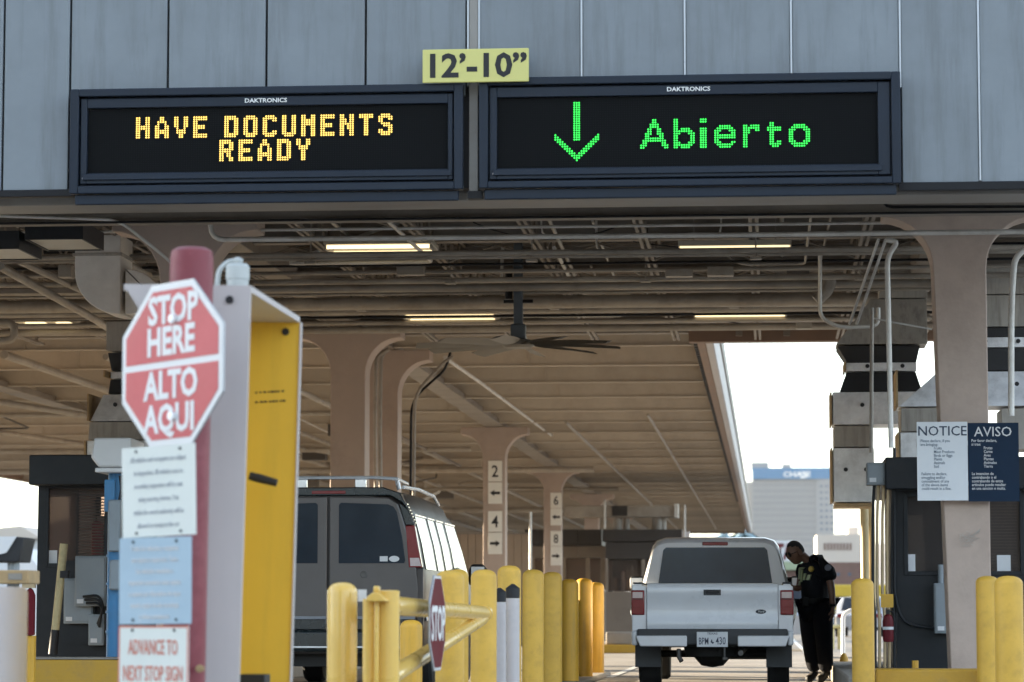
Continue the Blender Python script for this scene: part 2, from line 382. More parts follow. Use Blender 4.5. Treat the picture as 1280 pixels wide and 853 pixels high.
# boxes under the roof
for (x0, x1, y0, y1, Y) in ((497, 531, 331, 345, 34.2), (884, 917, 334, 346, 34.2), (832, 866, 337, 347, 34.3), (995, 1015, 404, 412, 40), (75, 92, 332, 348, 32)):
    a, b = at(x0, y1, Y), at(x1, y0, Y)
    bxo('junction_box', pipe_m, can, a.x, b.x, Y - .1, Y + .05, a.z, b.z, bevel=.008)
# clutter that has gathered under the roof over the years
rc = random.Random(21)
for k in range(16):
    x, y0 = rc.uniform(-8.5, 2.6), rc.uniform(26.5, 36); z = rc.uniform(4.72, 5.2); ln = rc.uniform(3, 9)
    pipe(bend([(x, y0, z), (x + rc.uniform(-.1, .1), y0 + ln, z), (x + rc.choice((-1, 1)) * rc.uniform(.5, 2), y0 + ln + .02, z), (x + rc.uniform(-1.5, 1.5), y0 + ln + .04, 5.3)], .12, 3), rc.choice((.012, .016, .022, .03)), rc.choice((pipe_m, pipe_lt, cream_dk, black_m)), 6, 'conduit')
for k in range(12):
    x, y0 = rc.uniform(-8, 2.4), rc.uniform(27, 41); z = rc.uniform(4.6, 5.05); ln = rc.uniform(1.2, 4.5)
    pipe(bend([(x, y0, 5.3), (x, y0, z), (x + ln, y0 + .02, z + rc.uniform(-.03, .03)), (x + ln + .02, y0 + .02, 5.3)], .1, 3), rc.choice((.010, .014, .02)), rc.choice((pipe_m, pipe_lt, black_m)), 6, 'conduit')
for k in range(7):
    x, y0 = rc.uniform(-8, 1.6), rc.uniform(28, 42); ln = rc.uniform(1.0, 2.6); zz = rc.uniform(4.9, 5.25); sg = rc.uniform(.06, .22)
    pipe([(x + ln * t / 8, y0 + .05 * t, zz - sg * 4 * (t / 8) * (1 - t / 8)) for t in range(9)], .008, black_m, 5, 'slack_cable')
for k in range(9):
    x, y0, z = rc.uniform(-8, 2.2), rc.uniform(29, 42), rc.uniform(4.75, 5.1); w = rc.uniform(.06, .16)
    bxo('junction_box', rc.choice((pipe_m, pipe_lt, elbow_dark)), can, x - w, x + w, y0 - .06, y0 + .06, z, z + rc.uniform(.08, .16), bevel=.006)
# ---- columns of the front building
def column(parent, xc, yc, ztop, hw=.25, flare=.76, depth=.5, ch=.52, slab=.16, taper=0.):
    pr = [(-hw + taper, -.1), (hw, -.1), (hw, ztop - slab - ch)]
    for k in range(1, 9):
        t = k / 8 * math.pi / 2; pr.append((hw + (flare - hw) * (1 - math.cos(t)), ztop - slab - ch + ch * math.sin(t)))
    pr += [(flare, ztop), (-flare, ztop)]
    for k in range(8, 0, -1):
        t = k / 8 * math.pi / 2; pr.append((-hw - (flare - hw) * (1 - math.cos(t)), ztop - slab - ch + ch * math.sin(t)))
    pr.append((-hw, ztop - slab - ch))
    return MB().prism([(xc + a, b) for a, b in pr], yc - depth / 2, yc + depth / 2, 'y').build('column', taupe_m, parent, smooth=30, bevel=.012)
ZC = 4.88
colR = column(can, wx(1203, 29.6), 29.8, ZC, .262, taper=.13)
column(can, -5.98, 30.2, ZC)
column(can, -13.95, 30.2, ZC)
column(can, -5.96, 42.1, ZC); column(can, -13.95, 42.1, ZC)
for x in (-5.98, -13.95, wx(1203, 29.6)):
    bxo('girder', cream_dk, can, x - .16, x + .16, 25.6, 44.4, ZC + .003, 5.35, bevel=.01)
# light scratched graffiti on the right column
gm = MB(); rnd = random.Random(11); p0 = at(1214, 672, 29.53)
for k in range(9):
    q = [Vector((p0.x + rnd.uniform(-.13, .1), 29.535, p0.z + rnd.uniform(-.10, .10))) for _ in range(4)]
    gm.tube(bend(q, .08, 3), .0013, 4)
gm.build('scratched_graffiti', pipe_lt, can, smooth=0)

# ------------------------------------------------------------------ second canopy further down the lanes
can2 = thing('canopy_building', 'long rear canopy of cream roof beams reaching far down the lanes behind the truck', 'canopy', (-6, 45, 0))
XE, XW, YE = -1.12, -22.7, 150
b0 = ibeam(XW, XE, 45.5, 4.90, 5.30, .09, .012)
xx = XW + .9
while xx < XE - .3:
    b0.box(xx, xx + .014, 45.5 - .040, 45.5 - .007, 4.925, 5.275); xx += 2.55
b0 = b0.build('roof_beam', cream_m, can2, smooth=0)
n_b = 0; yb = 45.5
while yb < YE - 4:
    yb += 3.63; n_b += 1
    c = twin(b0, can2, (0, 3.63 * n_b, random.uniform(-.008, .008)))
bxo('roof_deck', cream_m, can2, XW, XE, 44.8, YE, 5.303, 5.4)
bxo('roof_slab', soffit_m, can2, XW - .3, XE + .36, 44.8, YE + .2, 5.41, 5.7)
bxo('edge_board', brown_m, can2, XE + .07, XE + .20, 44.8, YE, 4.90, 5.40, bevel=.01)
bxo('edge_gutter', fascia_m, can2, XE + .203, XE + .33, 44.8, YE + .1, 4.87, 5.405, bevel=.02)
bxo('edge_board', brown_m, can2, XW - .2, XW - .02, 44.8, YE, 4.86, 5.40, bevel=.01)
bxo('end_beam', brown_m, can2, XW, XE, YE - .2, YE, 4.86, 5.30)
em = MB(); yy = 45
while yy < 110: em.box(XE + .005, XE + .06, yy, yy + .18, 4.93, 5.02); yy += .42
stuff(em.build('deck_rib_ends', black_m, can2, smooth=0))
for x in (-5.96, -13.95):
    bxo('girder', cream_dk, can2, x - .2, x + .2, 45, YE - .3, ZC + .003, 5.0, bevel=.01)
for yc in (45.9, 64.9, 82.6, 101, 120):
    for x in (-5.96, -13.95): column(can2, x, yc, ZC, .245, .74)
fix_dark = mat('sooty_fixture', (.06, .052, .045), .6, 0, .2, 3)
p2 = lambda pts, r, m=None, name='pipe': pipe(pts, r, m, name=name, parent=can2)
p2(bend([at(556, 447, 45.6), at(600, 478, 51), at(690, 545, 70), at(688, 520, 70.2)], .3), .03, pipe_lt, 'conduit')
p2([(-8.4, 45, 4.8), (-8.4, 140, 4.8)], .06); p2([(-10.2, 45, 4.75), (-10.1, 140, 4.75)], .05); p2([(-11.8, 45, 4.8), (-11.8, 140, 4.7)], .07)
p2([(-4.2, 62, 4.8), (-4.2, 140, 4.8)], .035); p2([(-2.4, 60, 4.82), (-2.4, 140, 4.82)], .03)
p2([(-16, 45, 4.7), (-9, 80, 4.75)], .06); p2([(-19, 50, 4.75), (-12, 90, 4.75)], .05)
for Y, z, r in ((58, 4.75, .05), (70, 4.7, .06), (77, 4.55, .08), (90, 4.6, .05), (105, 4.5, .1)):
    p2([(-21, Y, z), (-7 if Y < 75 else -4.5, Y, z)], r)
rc = random.Random(5)
for k in range(20):
    x, y0 = rc.uniform(-21, -7.2), rc.uniform(46, 95); z = rc.uniform(4.62, 4.86); ln = rc.uniform(5, 22); dx = rc.uniform(-2.5, .8) if k % 3 else 0
    p2(bend([(x, y0, 4.92), (x, y0 + .05, z), (x + dx, y0 + ln, z), (x + dx + -rc.uniform(.6, 3), y0 + ln + .1, z), (x + dx - 1, y0 + ln + .2, 4.92)], .25, 3), rc.choice((.018, .025, .04)), rc.choice((pipe_m, pipe_lt, cream_dk, black_m)), 'conduit')
for k in range(10):
    x, y0 = rc.uniform(-20, -7), rc.uniform(50, 100)
    bxo('hanging_box', rc.choice((pipe_m, elbow_dark, fix_dark)), can2, x - .3, x + .3, y0, y0 + .35, 4.62, 4.88, bevel=.02)
# conduits bundled on the double column
for px, Y in ((470, 43.4), (476, 43.6)):
    pipe(bend(pl((486, 436, Y), (px, 446, Y), (px - 1, 520, Y), (px, 640, Y)), .2), .028, pipe_m, name='conduit')
p2(bend(pl((566, 446, 45.3), (556, 452, 45.3), (518, 492, 45.3), (517, 640, 45.3)), .25), .025, pipe_m, 'conduit')
p2(bend(pl((563, 440, 45.4), (557, 462, 45.4), (514, 500, 45.4), (513, 640, 45.4)), .25), .02, black_m, 'conduit')
for px, y0, y1, Y in ((420, 560, 660, 60), (464, 560, 660, 61), (473, 565, 660, 61.5), (663, 640, 720, 63)):
    p2(pl((px, y0, Y), (px, y1, Y)), .03, pipe_lt, 'conduit')

# ------------------------------------------------------------------ message boards
YB = 24.36
def frame(parent, name, m, o, i, y0, y1, bevel=.008):
    """rectangular ring: o, i = (x0, x1, z0, z1)"""
    mb = MB()
    mb.box(o[0], i[0], y0, y1, o[2], o[3]).box(i[1], o[1], y0, y1, o[2], o[3]).box(i[0], i[1], y0, y1, o[2], i[2]).box(i[0], i[1], y0, y1, i[3], o[3])
    return mb.build(name, m, parent, bevel=bevel)
def board(label, ox, sx, rows, cols, emitter):
    (x0, ya, x1, yb_), (s0, sya, s1, syb) = ox, sx
    A, B = at(x0, yb_, YB), at(x1, ya, YB); Sa, Sb = at(s0, syb, YB), at(s1, sya, YB)
    o = (A.x, B.x, A.z, B.z); s = (Sa.x, Sb.x, Sa.z, Sb.z)
    t = thing('message_board', label, 'message board', (A.x, YB, A.z), 'message boards on the canopy fascia')
    bxo('housing', navy_m, t, o[0] + .01, o[1] - .01, YB + .06, YF - .003, o[2] + .01, o[3] - .01)
    w = .075
    frame(t, 'outer_frame', navy_m, o, (o[0] + w, o[1] - w, s[2] - .11, o[3] - .065), YB - .03, YB + .058)
    frame(t, 'inner_frame', navy_m, (o[0] + w + .012, o[1] - w - .012, s[2] - .09, o[3] - .08), s, YB, YB + .055, .006)
    bxo('lower_lip', navy_m, t, s[0] - .03, s[1] + .03, YB - .02, YB + .0, s[2] - .06, s[2] - .012, bevel=.005)
    bxo('sill', navy_m, t, o[0] + .04, o[1] - .04, YB + .02, YB + .057, o[2] - .09, o[2] - .003, bevel=.01)
    bxo('screen', screen_m, t, s[0], s[1], YB + .04, YB + .055, s[2], s[3])
    bxo('latch', white_m, t, s[0] - .035, s[0] - .008, YB - .012, YB - .003, s[2] - .055, s[2] - .035, bevel=.003)
    text('maker_name', 'DAKTRONICS', lit_white, t, ((o[0] + o[1]) / 2 + .0, YB - .006, (s[3] + o[3] - .08) / 2 - .012), .05, align='CENTER', bold=.02, squeeze=1.15)
    return t, s, o
def dots(parent, name, m, s, grid, cols, rows, off=False, r=.0076, y=YB + .0375):
    px, pz = (s[1] - s[0]) / cols, (s[3] - s[2]) / rows; mb = MB()
    for (c, rw) in grid:
        x, z = s[0] + (c + .5) * px, s[3] - (rw + .5) * pz
        n = 4 if off else 8
        mb.add([(x + r * math.cos(2 * math.pi * (k + .5) / n), y, z + r * math.sin(2 * math.pi * (k + .5) / n)) for k in range(n)], [tuple(range(n))])
    return stuff(mb.build(name, m, parent, smooth=0, recalc=False))
YEL = {
 'H': ['11..11'] * 4 + ['111111'] * 2 + ['11..11'] * 4,
 'A': ['..11..', '..11..', '.1111.', '.1..1.', '11..11', '11..11', '111111', '111111', '11..11', '11..11'],
 'V': ['11..11'] * 5 + ['.1..1.', '.1111.', '.1111.', '..11..', '..11..'],
 'E': ['111111', '111111', '11....', '11....', '11111.', '11111.', '11....', '11....', '111111', '111111'],
 'D': ['11111.', '111111'] + ['11..11'] * 6 + ['111111', '11111.'],
 'O': ['.1111.', '111111'] + ['11..11'] * 6 + ['111111', '.1111.'],
 'C': ['.1111.', '111111', '11..11', '11....', '11....', '11....', '11....', '11..11', '111111', '.1111.'],
 'U': ['11..11'] * 8 + ['111111', '.1111.'],
 'M': ['11..11', '11..11', '111111', '111111', '111111', '11..11', '11..11', '11..11', '11..11', '11..11'],
 'N': ['11..11', '11..11', '111.11', '111.11', '111111', '11.111', '11.111', '11..11', '11..11', '11..11'],
 'T': ['111111', '111111'] + ['..11..'] * 8,
 'S': ['.1111.', '111111', '11..11', '11....', '.1111.', '..1111', '....11', '11..11', '111111', '.1111.'],
 'R': ['11111.', '111111', '11..11', '11..11', '111111', '11111.', '11.11.', '11.11.', '11..11', '11..11'],
 'Y': ['11..11', '11..11', '11..11', '.1111.', '.1111.', '..11..', '..11..', '..11..', '..11..', '..11..']}
led_amber = emit('amber_diode', (1.0, .62, .12), .30)
led_green = emit('green_diode', (.03, .85, .08), .26)
bd, s, o = board('wide dark message board reading HAVE DOCUMENTS READY in amber dots', (87, 105, 579, 243), (108, 129, 560, 217), 30, 150, led_amber)
lit = set()
def put(ch, c0, r0, bank):
    for r_, row in enumerate(bank[ch]):
        for c_, q in enumerate(row):
            if q in '1#': lit.add((c0 + c_, r0 + r_))
c0 = 20
for ch in 'HAVE DOCUMENTS':
    if ch == ' ': c0 += 5; continue
    put(ch, c0, 4, YEL); c0 += 8
c0 = 55
for ch in 'READY': put(ch, c0, 15, YEL); c0 += 8
dots(bd, 'lit_lettering', led_amber, s, sorted(lit), 150, 30)
dots(bd, 'unlit_diodes', dot_m, s, [(c, r_) for c in range(150) for r_ in range(30) if (c, r_) not in lit], 150, 30, True, .0055)
GRN = {
 'A': ['.....##.....', '.....##.....', '....####....', '....####....', '...##..##...', '...##..##...', '..###..###..', '..##....##..', '..########..', '.##########.', '.##......##.', '###......###', '##........##'],
 'b': ['##.......'] * 4 + ['##.####..', '########.', '###...###', '##.....##', '##.....##', '##.....##', '###...###', '########.', '##.####..'],
 'i': ['###', '###', '...', '...'] + ['###'] * 9,
 'e': ['..#####..', '.#######.', '###...###', '##.....##', '#########', '#########', '##.......', '###....##', '.#######.', '..#####..'],
 'r': ['##.####', '#######', '###..##', '###....'] + ['##.....'] * 6,
 't': ['.##...', '.##...', '######', '######', '.##...', '.##...', '.##...', '.##...', '.##.##', '.#####', '..###.'],
 'o': ['..#####..', '.#######.', '###...###'] + ['##.....##'] * 4 + ['###...###', '.#######.', '..#####..']}
bd2, s, o = board('wide dark message board showing a green down arrow and the word Abierto', (599, 90, 1125, 236), (621, 115, 1097, 211), 31, 159, led_green)
lit = set()
for ch, c, r_ in (('A', 60, 10), ('b', 74, 10), ('i', 85, 10), ('e', 91, 13), ('r', 103, 13), ('t', 113, 12), ('o', 122, 13)): put(ch, c, r_, GRN)
for r_ in range(2, 19):
    for c in (32, 33, 34): lit.add((c, r_))
for k in range(10):
    for w in range(3):
        lit.add((24 + k, 16 + k + w)); lit.add((42 - k, 16 + k + w))
dots(bd2, 'lit_lettering', led_green, s, sorted(lit), 159, 31)
dots(bd2, 'unlit_diodes', dot_m, s, [(c, r_) for c in range(159) for r_ in range(31) if (c, r_) not in lit], 159, 31, True, .0055)
# clearance sign
ylsign = mat('pale_yellow_sign', (.62, .58, .19), .5, 0, .05, 3, dirt=(.45, .42, .2), dscale=3, damt=.25)
a, b = at(528, 104, 24.28), at(661, 60, 24.28)
t = thing('clearance_sign', 'pale yellow height sign reading 12\'-10" between the two message boards', 'sign', ((a.x + b.x) / 2, 24.28, a.z))
MB().box(a.x, b.x, 24.28, 24.30, a.z, b.z).build('plate', ylsign, t, bevel=.008)
for dx in (-.28, .28): bxo('bracket', soffit_m, t, (a.x + b.x) / 2 + dx - .03, (a.x + b.x) / 2 + dx + .03, 24.303, YF - .016, a.z + .1, a.z + .2)
text('lettering', '12’-10”', ink_m, t, ((a.x + b.x) / 2, 24.278, a.z + .05), .275, align='CENTER', bold=.030, squeeze=1.06)

# ------------------------------------------------------------------ fluorescent lights
tube_m = emit('fluorescent_tube', (1.0, .80, .46), .30)
fix_m = mat('light_fixture', (.5, .46, .38), .45, 0, .1, 4)
lens_m = emit('ribbed_light_cover', (1.0, .80, .44), .22)
def strip_light(label, px0, px1, py, Y, wrap):
    a, b = at(px0, py, Y), at(px1, py, Y)
    t = thing('ceiling_light', label, 'ceiling light', ((a.x + b.x) / 2, Y, a.z), 'fluorescent lights under the front canopy')
    bxo('housing', fix_m, t, a.x - .02, b.x + .02, Y - .04, Y + .63, a.z + .025, a.z + .085, bevel=.008)
    if wrap: MB().prism([(Y - .02, a.z + .024), (Y + .03, a.z - .04), (Y + .35, a.z - .04), (Y + .42, a.z + .024)], a.x, b.x, 'x').build('cover', lens_m, t)
    else:
        for dy in (.02, .57): MB().tube([(a.x, Y + dy, a.z), (b.x, Y + dy, a.z)], .021, 10).build('tube', tube_m, t)
        for x in (a.x - .01, b.x - .01): bxo('lamp_holder', fix_m, t, x, x + .02, Y - .005, Y + .595, a.z - .025, a.z + .024)
    for x in (a.x + .15, b.x - .15): MB().tube([(x, Y + .1, a.z + .08), (x, Y + .1, 5.35)], .008, 5).build('hanger', pipe_m, t)
strip_light('lit ceiling light with two tubes in the nearer row, above the left traffic lane', 407, 538, 309, 32.2, False)
strip_light('lit ceiling light with a ribbed cover in the nearer row, above the truck lane', 850, 987, 311, 32.2, True)
strip_light('lit ceiling light with two tubes left of the fan, in the farther row', 506, 618, 396, 39.3, False)
strip_light('lit ceiling light with two tubes in the farther row, just above the open sky', 868, 982, 394, 39.3, False)
strip_light('lit ceiling light at the far left above the charcoal booth, left of a pair', 18, 54, 400, 40, False)
strip_light('lit ceiling light at the far left beside the octagonal stop sign, right of a pair', 57, 86, 400, 40, False)
# ------------------------------------------------------------------ ceiling fan
fan_m = mat('fan_grey_blade', (.15, .138, .12), .5, 0, .2, 3)
fpole_m = mat('fan_blue_grey_mount', (.10, .125, .15), .45, .3, .15, 3)
fc = at(648, 430, 35.9)
t = thing('ceiling_fan', 'large grey ten-bladed ceiling fan hanging from a blue-grey pole', 'fan', (fc.x, 35.9, fc.z))
bxo('pole', fpole_m, t, fc.x - .055, fc.x + .055, 35.845, 35.955, fc.z + .1, 5.35, bevel=.01)
bxo('motor', fpole_m, t, fc.x - .09, fc.x + .09, 35.8, 36.0, fc.z + .05, fc.z + .24, bevel=.02)
MB().lathe([(.02, -.05), (.16, -.05), (.2, -.02), (.2, .03), (.14, .05), (.02, .05)], (fc.x, 35.9, fc.z)).build('hub', fan_m, t)
MB().tube([(fc.x - .12, 35.9, fc.z + .55), (fc.x - .12, 35.9, fc.z + .9)], .045, 8).box(fc.x - .18, fc.x + .18, 35.87, 35.93, fc.z + .5, fc.z + .54).build('drive_box', black_m, t)
for k in range(10):
    ang = 2 * math.pi * (k + .3) / 10; mb = MB()
    rings = []
    for r_, w, tw, dr in ((.15, .06, .36, 0), (.3, .20, .36, .0), (.75, .21, .32, -.01), (1.25, .19, .26, -.035)):
        rings.append([Vector((r_, c * w / 2 * math.cos(tw) + hh * -math.sin(tw), c * w / 2 * math.sin(tw) + hh + dr)) for c, hh in ((-1, 0), (0, .012), (1, 0), (0, -.008))])
    mb.loft(rings).xf(Matrix.Translation((fc.x, 35.9, fc.z)) @ Matrix.Rotation(ang, 4, 'Z')).build('blade', fan_m, t)
# ------------------------------------------------------------------ booths
def rect(x0, x1, z0, z1): return (x0, x1, z0, z1)
booth_glass = glass('tinted_booth_glass', (.86, .78, .74), .86)
blind_m = mat('tan_blind', (.42, .34, .28), .6, 0, .1, 4)
paper_m = mat('white_paper', (.7, .72, .74), .7, 0, .04, 4)
interior_m = mat('booth_interior', (.16, .12, .10), .8, 0, .2, 2)
def booth(label, x0, x1, y0, y1, z0, z1, win, roofh, over, pane=None, see_through=True):
    pane = pane or booth_glass
    t = thing('inspection_booth', label, 'booth', ((x0 + x1) / 2, y0, z0), 'inspection booths beside the lanes')
    w0, w1, a, b = win; th = .06
    mb = MB()
    mb.box(x0, w0, y0, y0 + th, z0, z1).box(w1, x1, y0, y0 + th, z0, z1).box(w0, w1, y0, y0 + th, z0, a).box(w0, w1, y0, y0 + th, b, z1)
    mb.build('front_wall', booth_m, t)
    mb = MB(); mb.box(x0, w0, y1 - th, y1, z0, z1).box(w1, x1, y1 - th, y1, z0, z1).box(w0, w1, y1 - th, y1, z0, a).box(w0, w1, y1 - th, y1, b, z1); mb.build('back_wall', booth_m, t)
    bxo('rear_glass', booth_glass if see_through else booth_m, t, w0, w1, y1 - .034, y1 - .028, a, b)
    for xa, xb in ((x0, x0 + th), (x1 - th, x1)):
        m_ = MB(); m_.box(xa, xb, y0 + th, y1 - th, z0, a - .1).box(xa, xb, y0 + th, y1 - th, b, z1)
        m_.box(xa, xb, y0 + th, y0 + .3, a - .1, b).box(xa, xb, y1 - .9, y1 - th, a - .1, b).build('side_wall', booth_m, t)
        bxo('side_window', booth_glass, t, (xa + xb) / 2 - .004, (xa + xb) / 2 + .004, y0 + .3, y1 - .9, a - .1, b)
    bxo('floor', interior_m, t, x0 + th, x1 - th, y0 + th, y1 - th, z0, z0 + .03)
    bxo('counter', interior_m, t, x0 + th + .003, x1 - th - .003, y0 + .3, y0 + .8, a - .12, a - .06)
    bxo('chair_back', booth_m, t, w0 + (w1 - w0) * .52, w0 + (w1 - w0) * .74, y0 + 1.2, y0 + 1.3, a - .1, a + .38, bevel=.04)
    bxo('roof_fascia', booth_m, t, x0 - over, x1 + over, y0 - .25, y1 + .25, z1 - .004, z1 + roofh, bevel=.012)
    frame(t, 'window_frame', booth_m, (w0 - .03, w1 + .03, a - .03, b + .03), (w0 + .015, w1 - .015, a + .015, b - .015), y0 - .012, y0 + .03, .004)
    bxo('window_glass', pane, t, w0, w1, y0 + .034, y0 + .04, a, b)
    sl = MB(); z = a + .03
    while z < b - .02:
        sl.add([(w0 + (w1 - w0) * .5, y0 + .09, z), (w1 - .04, y0 + .09, z), (w1 - .04, y0 + .115, z + .014), (w0 + (w1 - w0) * .5, y0 + .115, z + .014)], [(0, 1, 2, 3)]); z += .032
    stuff(sl.build('blind_slats', blind_m, t, smooth=0, recalc=False))
    return t
# right booth
Y = 31.5
bt = booth('charcoal booth behind the NOTICE sign column at the right, with grey box and conduits', 1.34, 2.78, Y, 34.2, .2, wz(612, Y, 1180), (1.46, 2.66, wz(716, Y, 1140), wz(612, Y, 1140) - .06), .33, .10, glass('smoked_booth_glass', (.5, .45, .43), .62), False)
bxo('paper_notice', paper_m, bt, wx(1128, Y), wx(1143, Y), Y + .028, Y + .033, wz(715, Y, 1135), wz(693, Y, 1135))
bxo('paper_notice', paper_m, bt, wx(1245, Y), wx(1262, Y), Y + .028, Y + .033, wz(719, Y, 1250), wz(694, Y, 1250))
def elec_box(parent, name, x0, x1, z0, z1, y0, y1, m=None):
    b = bxo(name, m or elec_m, parent, x0, x1, y0, y1, z0, z1, bevel=.01)
    bxo('cover', m or elec_m, b, x0 + .015, x1 - .015, y0 - .012, y0 - .001, z0 + .02, z1 - .02, bevel=.006)
    bxo('maker_plate', paper_m, b, x0 + .03, x0 + .10, y0 - .016, y0 - .0125, z0 + .03, z0 + .075)
    return b
q = at(1168, 792, Y - .1), at(1195, 729, Y - .1)
elec_box(bt, 'electrical_box', q[0].x, q[1].x, q[0].z, q[1].z, Y - .16, Y - .002)
pipe(pl((1176, 730, Y - .08), (1176, 706, Y - .08)), .03, elec_m, name='conduit', parent=bt)
pipe(bend(pl((1118, 560, Y - .06), (1118, 745, Y - .06), (1128, 780, Y - .06), (1172, 786, Y - .06)), .3), .017, booth_m, name='conduit', parent=bt)
q = at(1083, 607, Y - .1), at(1106, 579, Y - .1)
elec_box(bt, 'junction_box', q[0].x, q[1].x, q[0].z, q[1].z, Y - .2, Y + .05)
tan_m = mat('tan_with_sun_gold', (.45, .34, .2), .35, .3, .15, 4)
bxo('conduit_board', mat('weathered_board', (.30, .24, .18), .7, 0, .2, 6), bt, 1.30, 1.335, Y + .05, Y + .7, .6, 2.25)
for px in (1091, 1096.5, 1103, 1109, 1115):
    pipe(bend(pl((px + 2, 602, Y - .05), (px, 640, Y - .05), (px, 745, Y - .05), (px + 3, 770, Y - .05), (px + 3, 835, Y - .05)), .15), .016, booth_m if px in (1091, 1115) else tan_m, name='conduit', parent=bt)  # tan ones carry the low sun's gold in their colour
deepred_m = mat('deep_red_enamel', (.13, .010, .016), .5, 0, .1, 4, spec=.25)
ext = thing('fire_extinguisher', 'small red fire extinguisher hung under conduits on the corner of the right booth', 'fire extinguisher', (wx(1108, 31.2), 31.2, wz(803, 31.2, 1108)))
e0 = Vector(ORG[ext])
MB().lathe([(.02, 0), (.050, .005), (.056, .03), (.056, .22), (.044, .27), (.02, .29)], e0).build('cylinder', deepred_m, ext)
MB().lathe([(.0561, .13), (.0573, .13), (.0573, .16), (.0561, .16)], e0).build('label_band', paper_m, ext)
MB().box(e0.x - .02, e0.x + .02, e0.y - .02, e0.y + .02, e0.z + .29, e0.z + .34).tube([e0 + Vector((.02, 0, .32)), e0 + Vector((.09, 0, .30)), e0 + Vector((.08, 0, .1))], .009, 6).build('valve', ink_m, ext)
bxo('tag_board', yellow_m, ext, e0.x - .07, e0.x + .06, e0.y + .05, e0.y + .06, e0.z + .36, e0.z + .5)
# left booth
Y = 31.6
bl = booth('charcoal booth at the far left behind grey electrical boxes and a blue pole', wx(48, Y), -6.42, Y, 34.2, .2, wz(607, Y, 100), (wx(60, Y), wx(133, Y), wz(706, Y, 90), wz(609, Y, 90)), .32, .045)
bxo('paper_notice', paper_m, bl, wx(60, Y), wx(72, Y), Y + .028, Y + .033, wz(708, Y, 60), wz(688, Y, 60))
bxo('hanging_coat', red_m, bl, wx(91, Y), wx(103, Y), Y + .9, Y + 1.1, wz(700, Y, 96), wz(648, Y, 96), bevel=.04)
bxo('lit_inner_panel', paper_m, bl, wx(88, Y), wx(104, Y), Y + 1.3, Y + 1.34, wz(700, Y, 96), wz(640, Y, 96))
for (x0, y0, x1, y1, d) in ((79, 723, 117, 780, .12), (93, 695, 133, 758, .26), (110, 768, 130, 807, .2)):
    a, b = at(x0, y1, Y - d), at(x1, y0, Y - d); elec_box(bl, 'electrical_box', a.x, b.x, a.z, b.z, Y - d, Y - d + .1)
bxo('box_frame', booth_m, bl, wx(80, Y), wx(135, Y), Y - .017, Y - .003, wz(806, Y), wz(700, Y))
for k in range(3):
    pipe(bend(pl((104 + k * 2, 746 + k * 4, Y - .3), (124 - k, 744 + k * 5, Y - .36), (130 - k, 760, Y - .34), (122 + k, 780 + k * 2, Y - .24)), .12), .014, booth_m, name='flexible_conduit', parent=bl)
# scorched pole in front of the left booth
sp = MB()
burn = mat('scorched_pole_paint', (.55, .47, .26), .6, 0, .1, 4, dirt=(.05, .04, .03), dscale=3, damt=.7)
a, b = at(66, 818, 31.0), at(80, 680, 31.0)
pz = thing('pole', 'leaning cream pole with a scorched black foot in front of the left booth', 'pole', a)
MB().tube([a, a + (b - a) * .22], [.05, .046], 12).build('scorched_foot', ink_m, pz)
MB().tube([a + (b - a) * .221, b], .044, 12).build('tube', burn, pz)
MB().box((a + b).x / 2 + .03, (a + b).x / 2 + .11, 30.93, 31.03, wz(722, 31), wz(713, 31)).build('knob', ink_m, pz)
# blue pole with camera box
blue_m = mat('blue_pole_paint', (.035, .20, .42), .4, 0, .1, 4, dirt=(.1, .2, .3), dscale=3, damt=.4)
Y = 29.6
a = at(141, 822, Y); 
bp = thing('blue_pole', 'bright blue pole with a white camera box on top beside the octagonal sign', 'pole', (a.x, Y, 0))
MB().tube([(a.x, Y, 0), (a.x, Y, wz(588, Y, 141))], .068, 16).build('pole', blue_m, bp)
for py in (695, 730, 765, 790): MB().lathe([(.069, -.012), (.078, -.012), (.078, .012), (.069, .012)], (a.x, Y, wz(py, Y, 141))).build('clamp_band', blue_m, bp)
q0, q1 = at(116, 585, Y - .2), at(166, 548, Y - .2)
MB().prism([(q0.x, q0.z + .10), (q0.x + .03, q1.z), (q1.x, q1.z), (q1.x, q0.z + .05), (q1.x - .05, q0.z), (q0.x + .08, q0.z)], Y - .3, Y + .35, 'y').build('camera_box', white_cl, bp, bevel=.02)
bxo('lower_tray', white_cl, bp, q0.x + .04, q1.x - .02, Y - .28, Y + .3, q0.z - .05, q0.z - .004, bevel=.01)
a2, b2 = at(131, 640, Y - .1), at(148, 600, Y - .1)
bxo('bracket', blue_m, bp, a2.x, b2.x - .03, Y - .14, Y - .06, a2.z, b2.z, bevel=.01)
pipe(bend(pl((150, 595, Y - .1), (152, 612, Y - .1), (146, 640, Y - .1)), .1), .014, ink_m, name='cable', parent=bp)
a2, b2 = at(136, 690, Y - .13), at(152, 625, Y - .13)
bxo('light_bar', elec_m, bp, a2.x, b2.x, Y - .2, Y - .09, a2.z, b2.z, bevel=.02)
a2, b2 = at(138, 738, Y - .13), at(152, 700, Y - .13)
bxo('light_bar', elec_m, bp, a2.x, b2.x, Y - .2, Y - .09, a2.z, b2.z, bevel=.02)

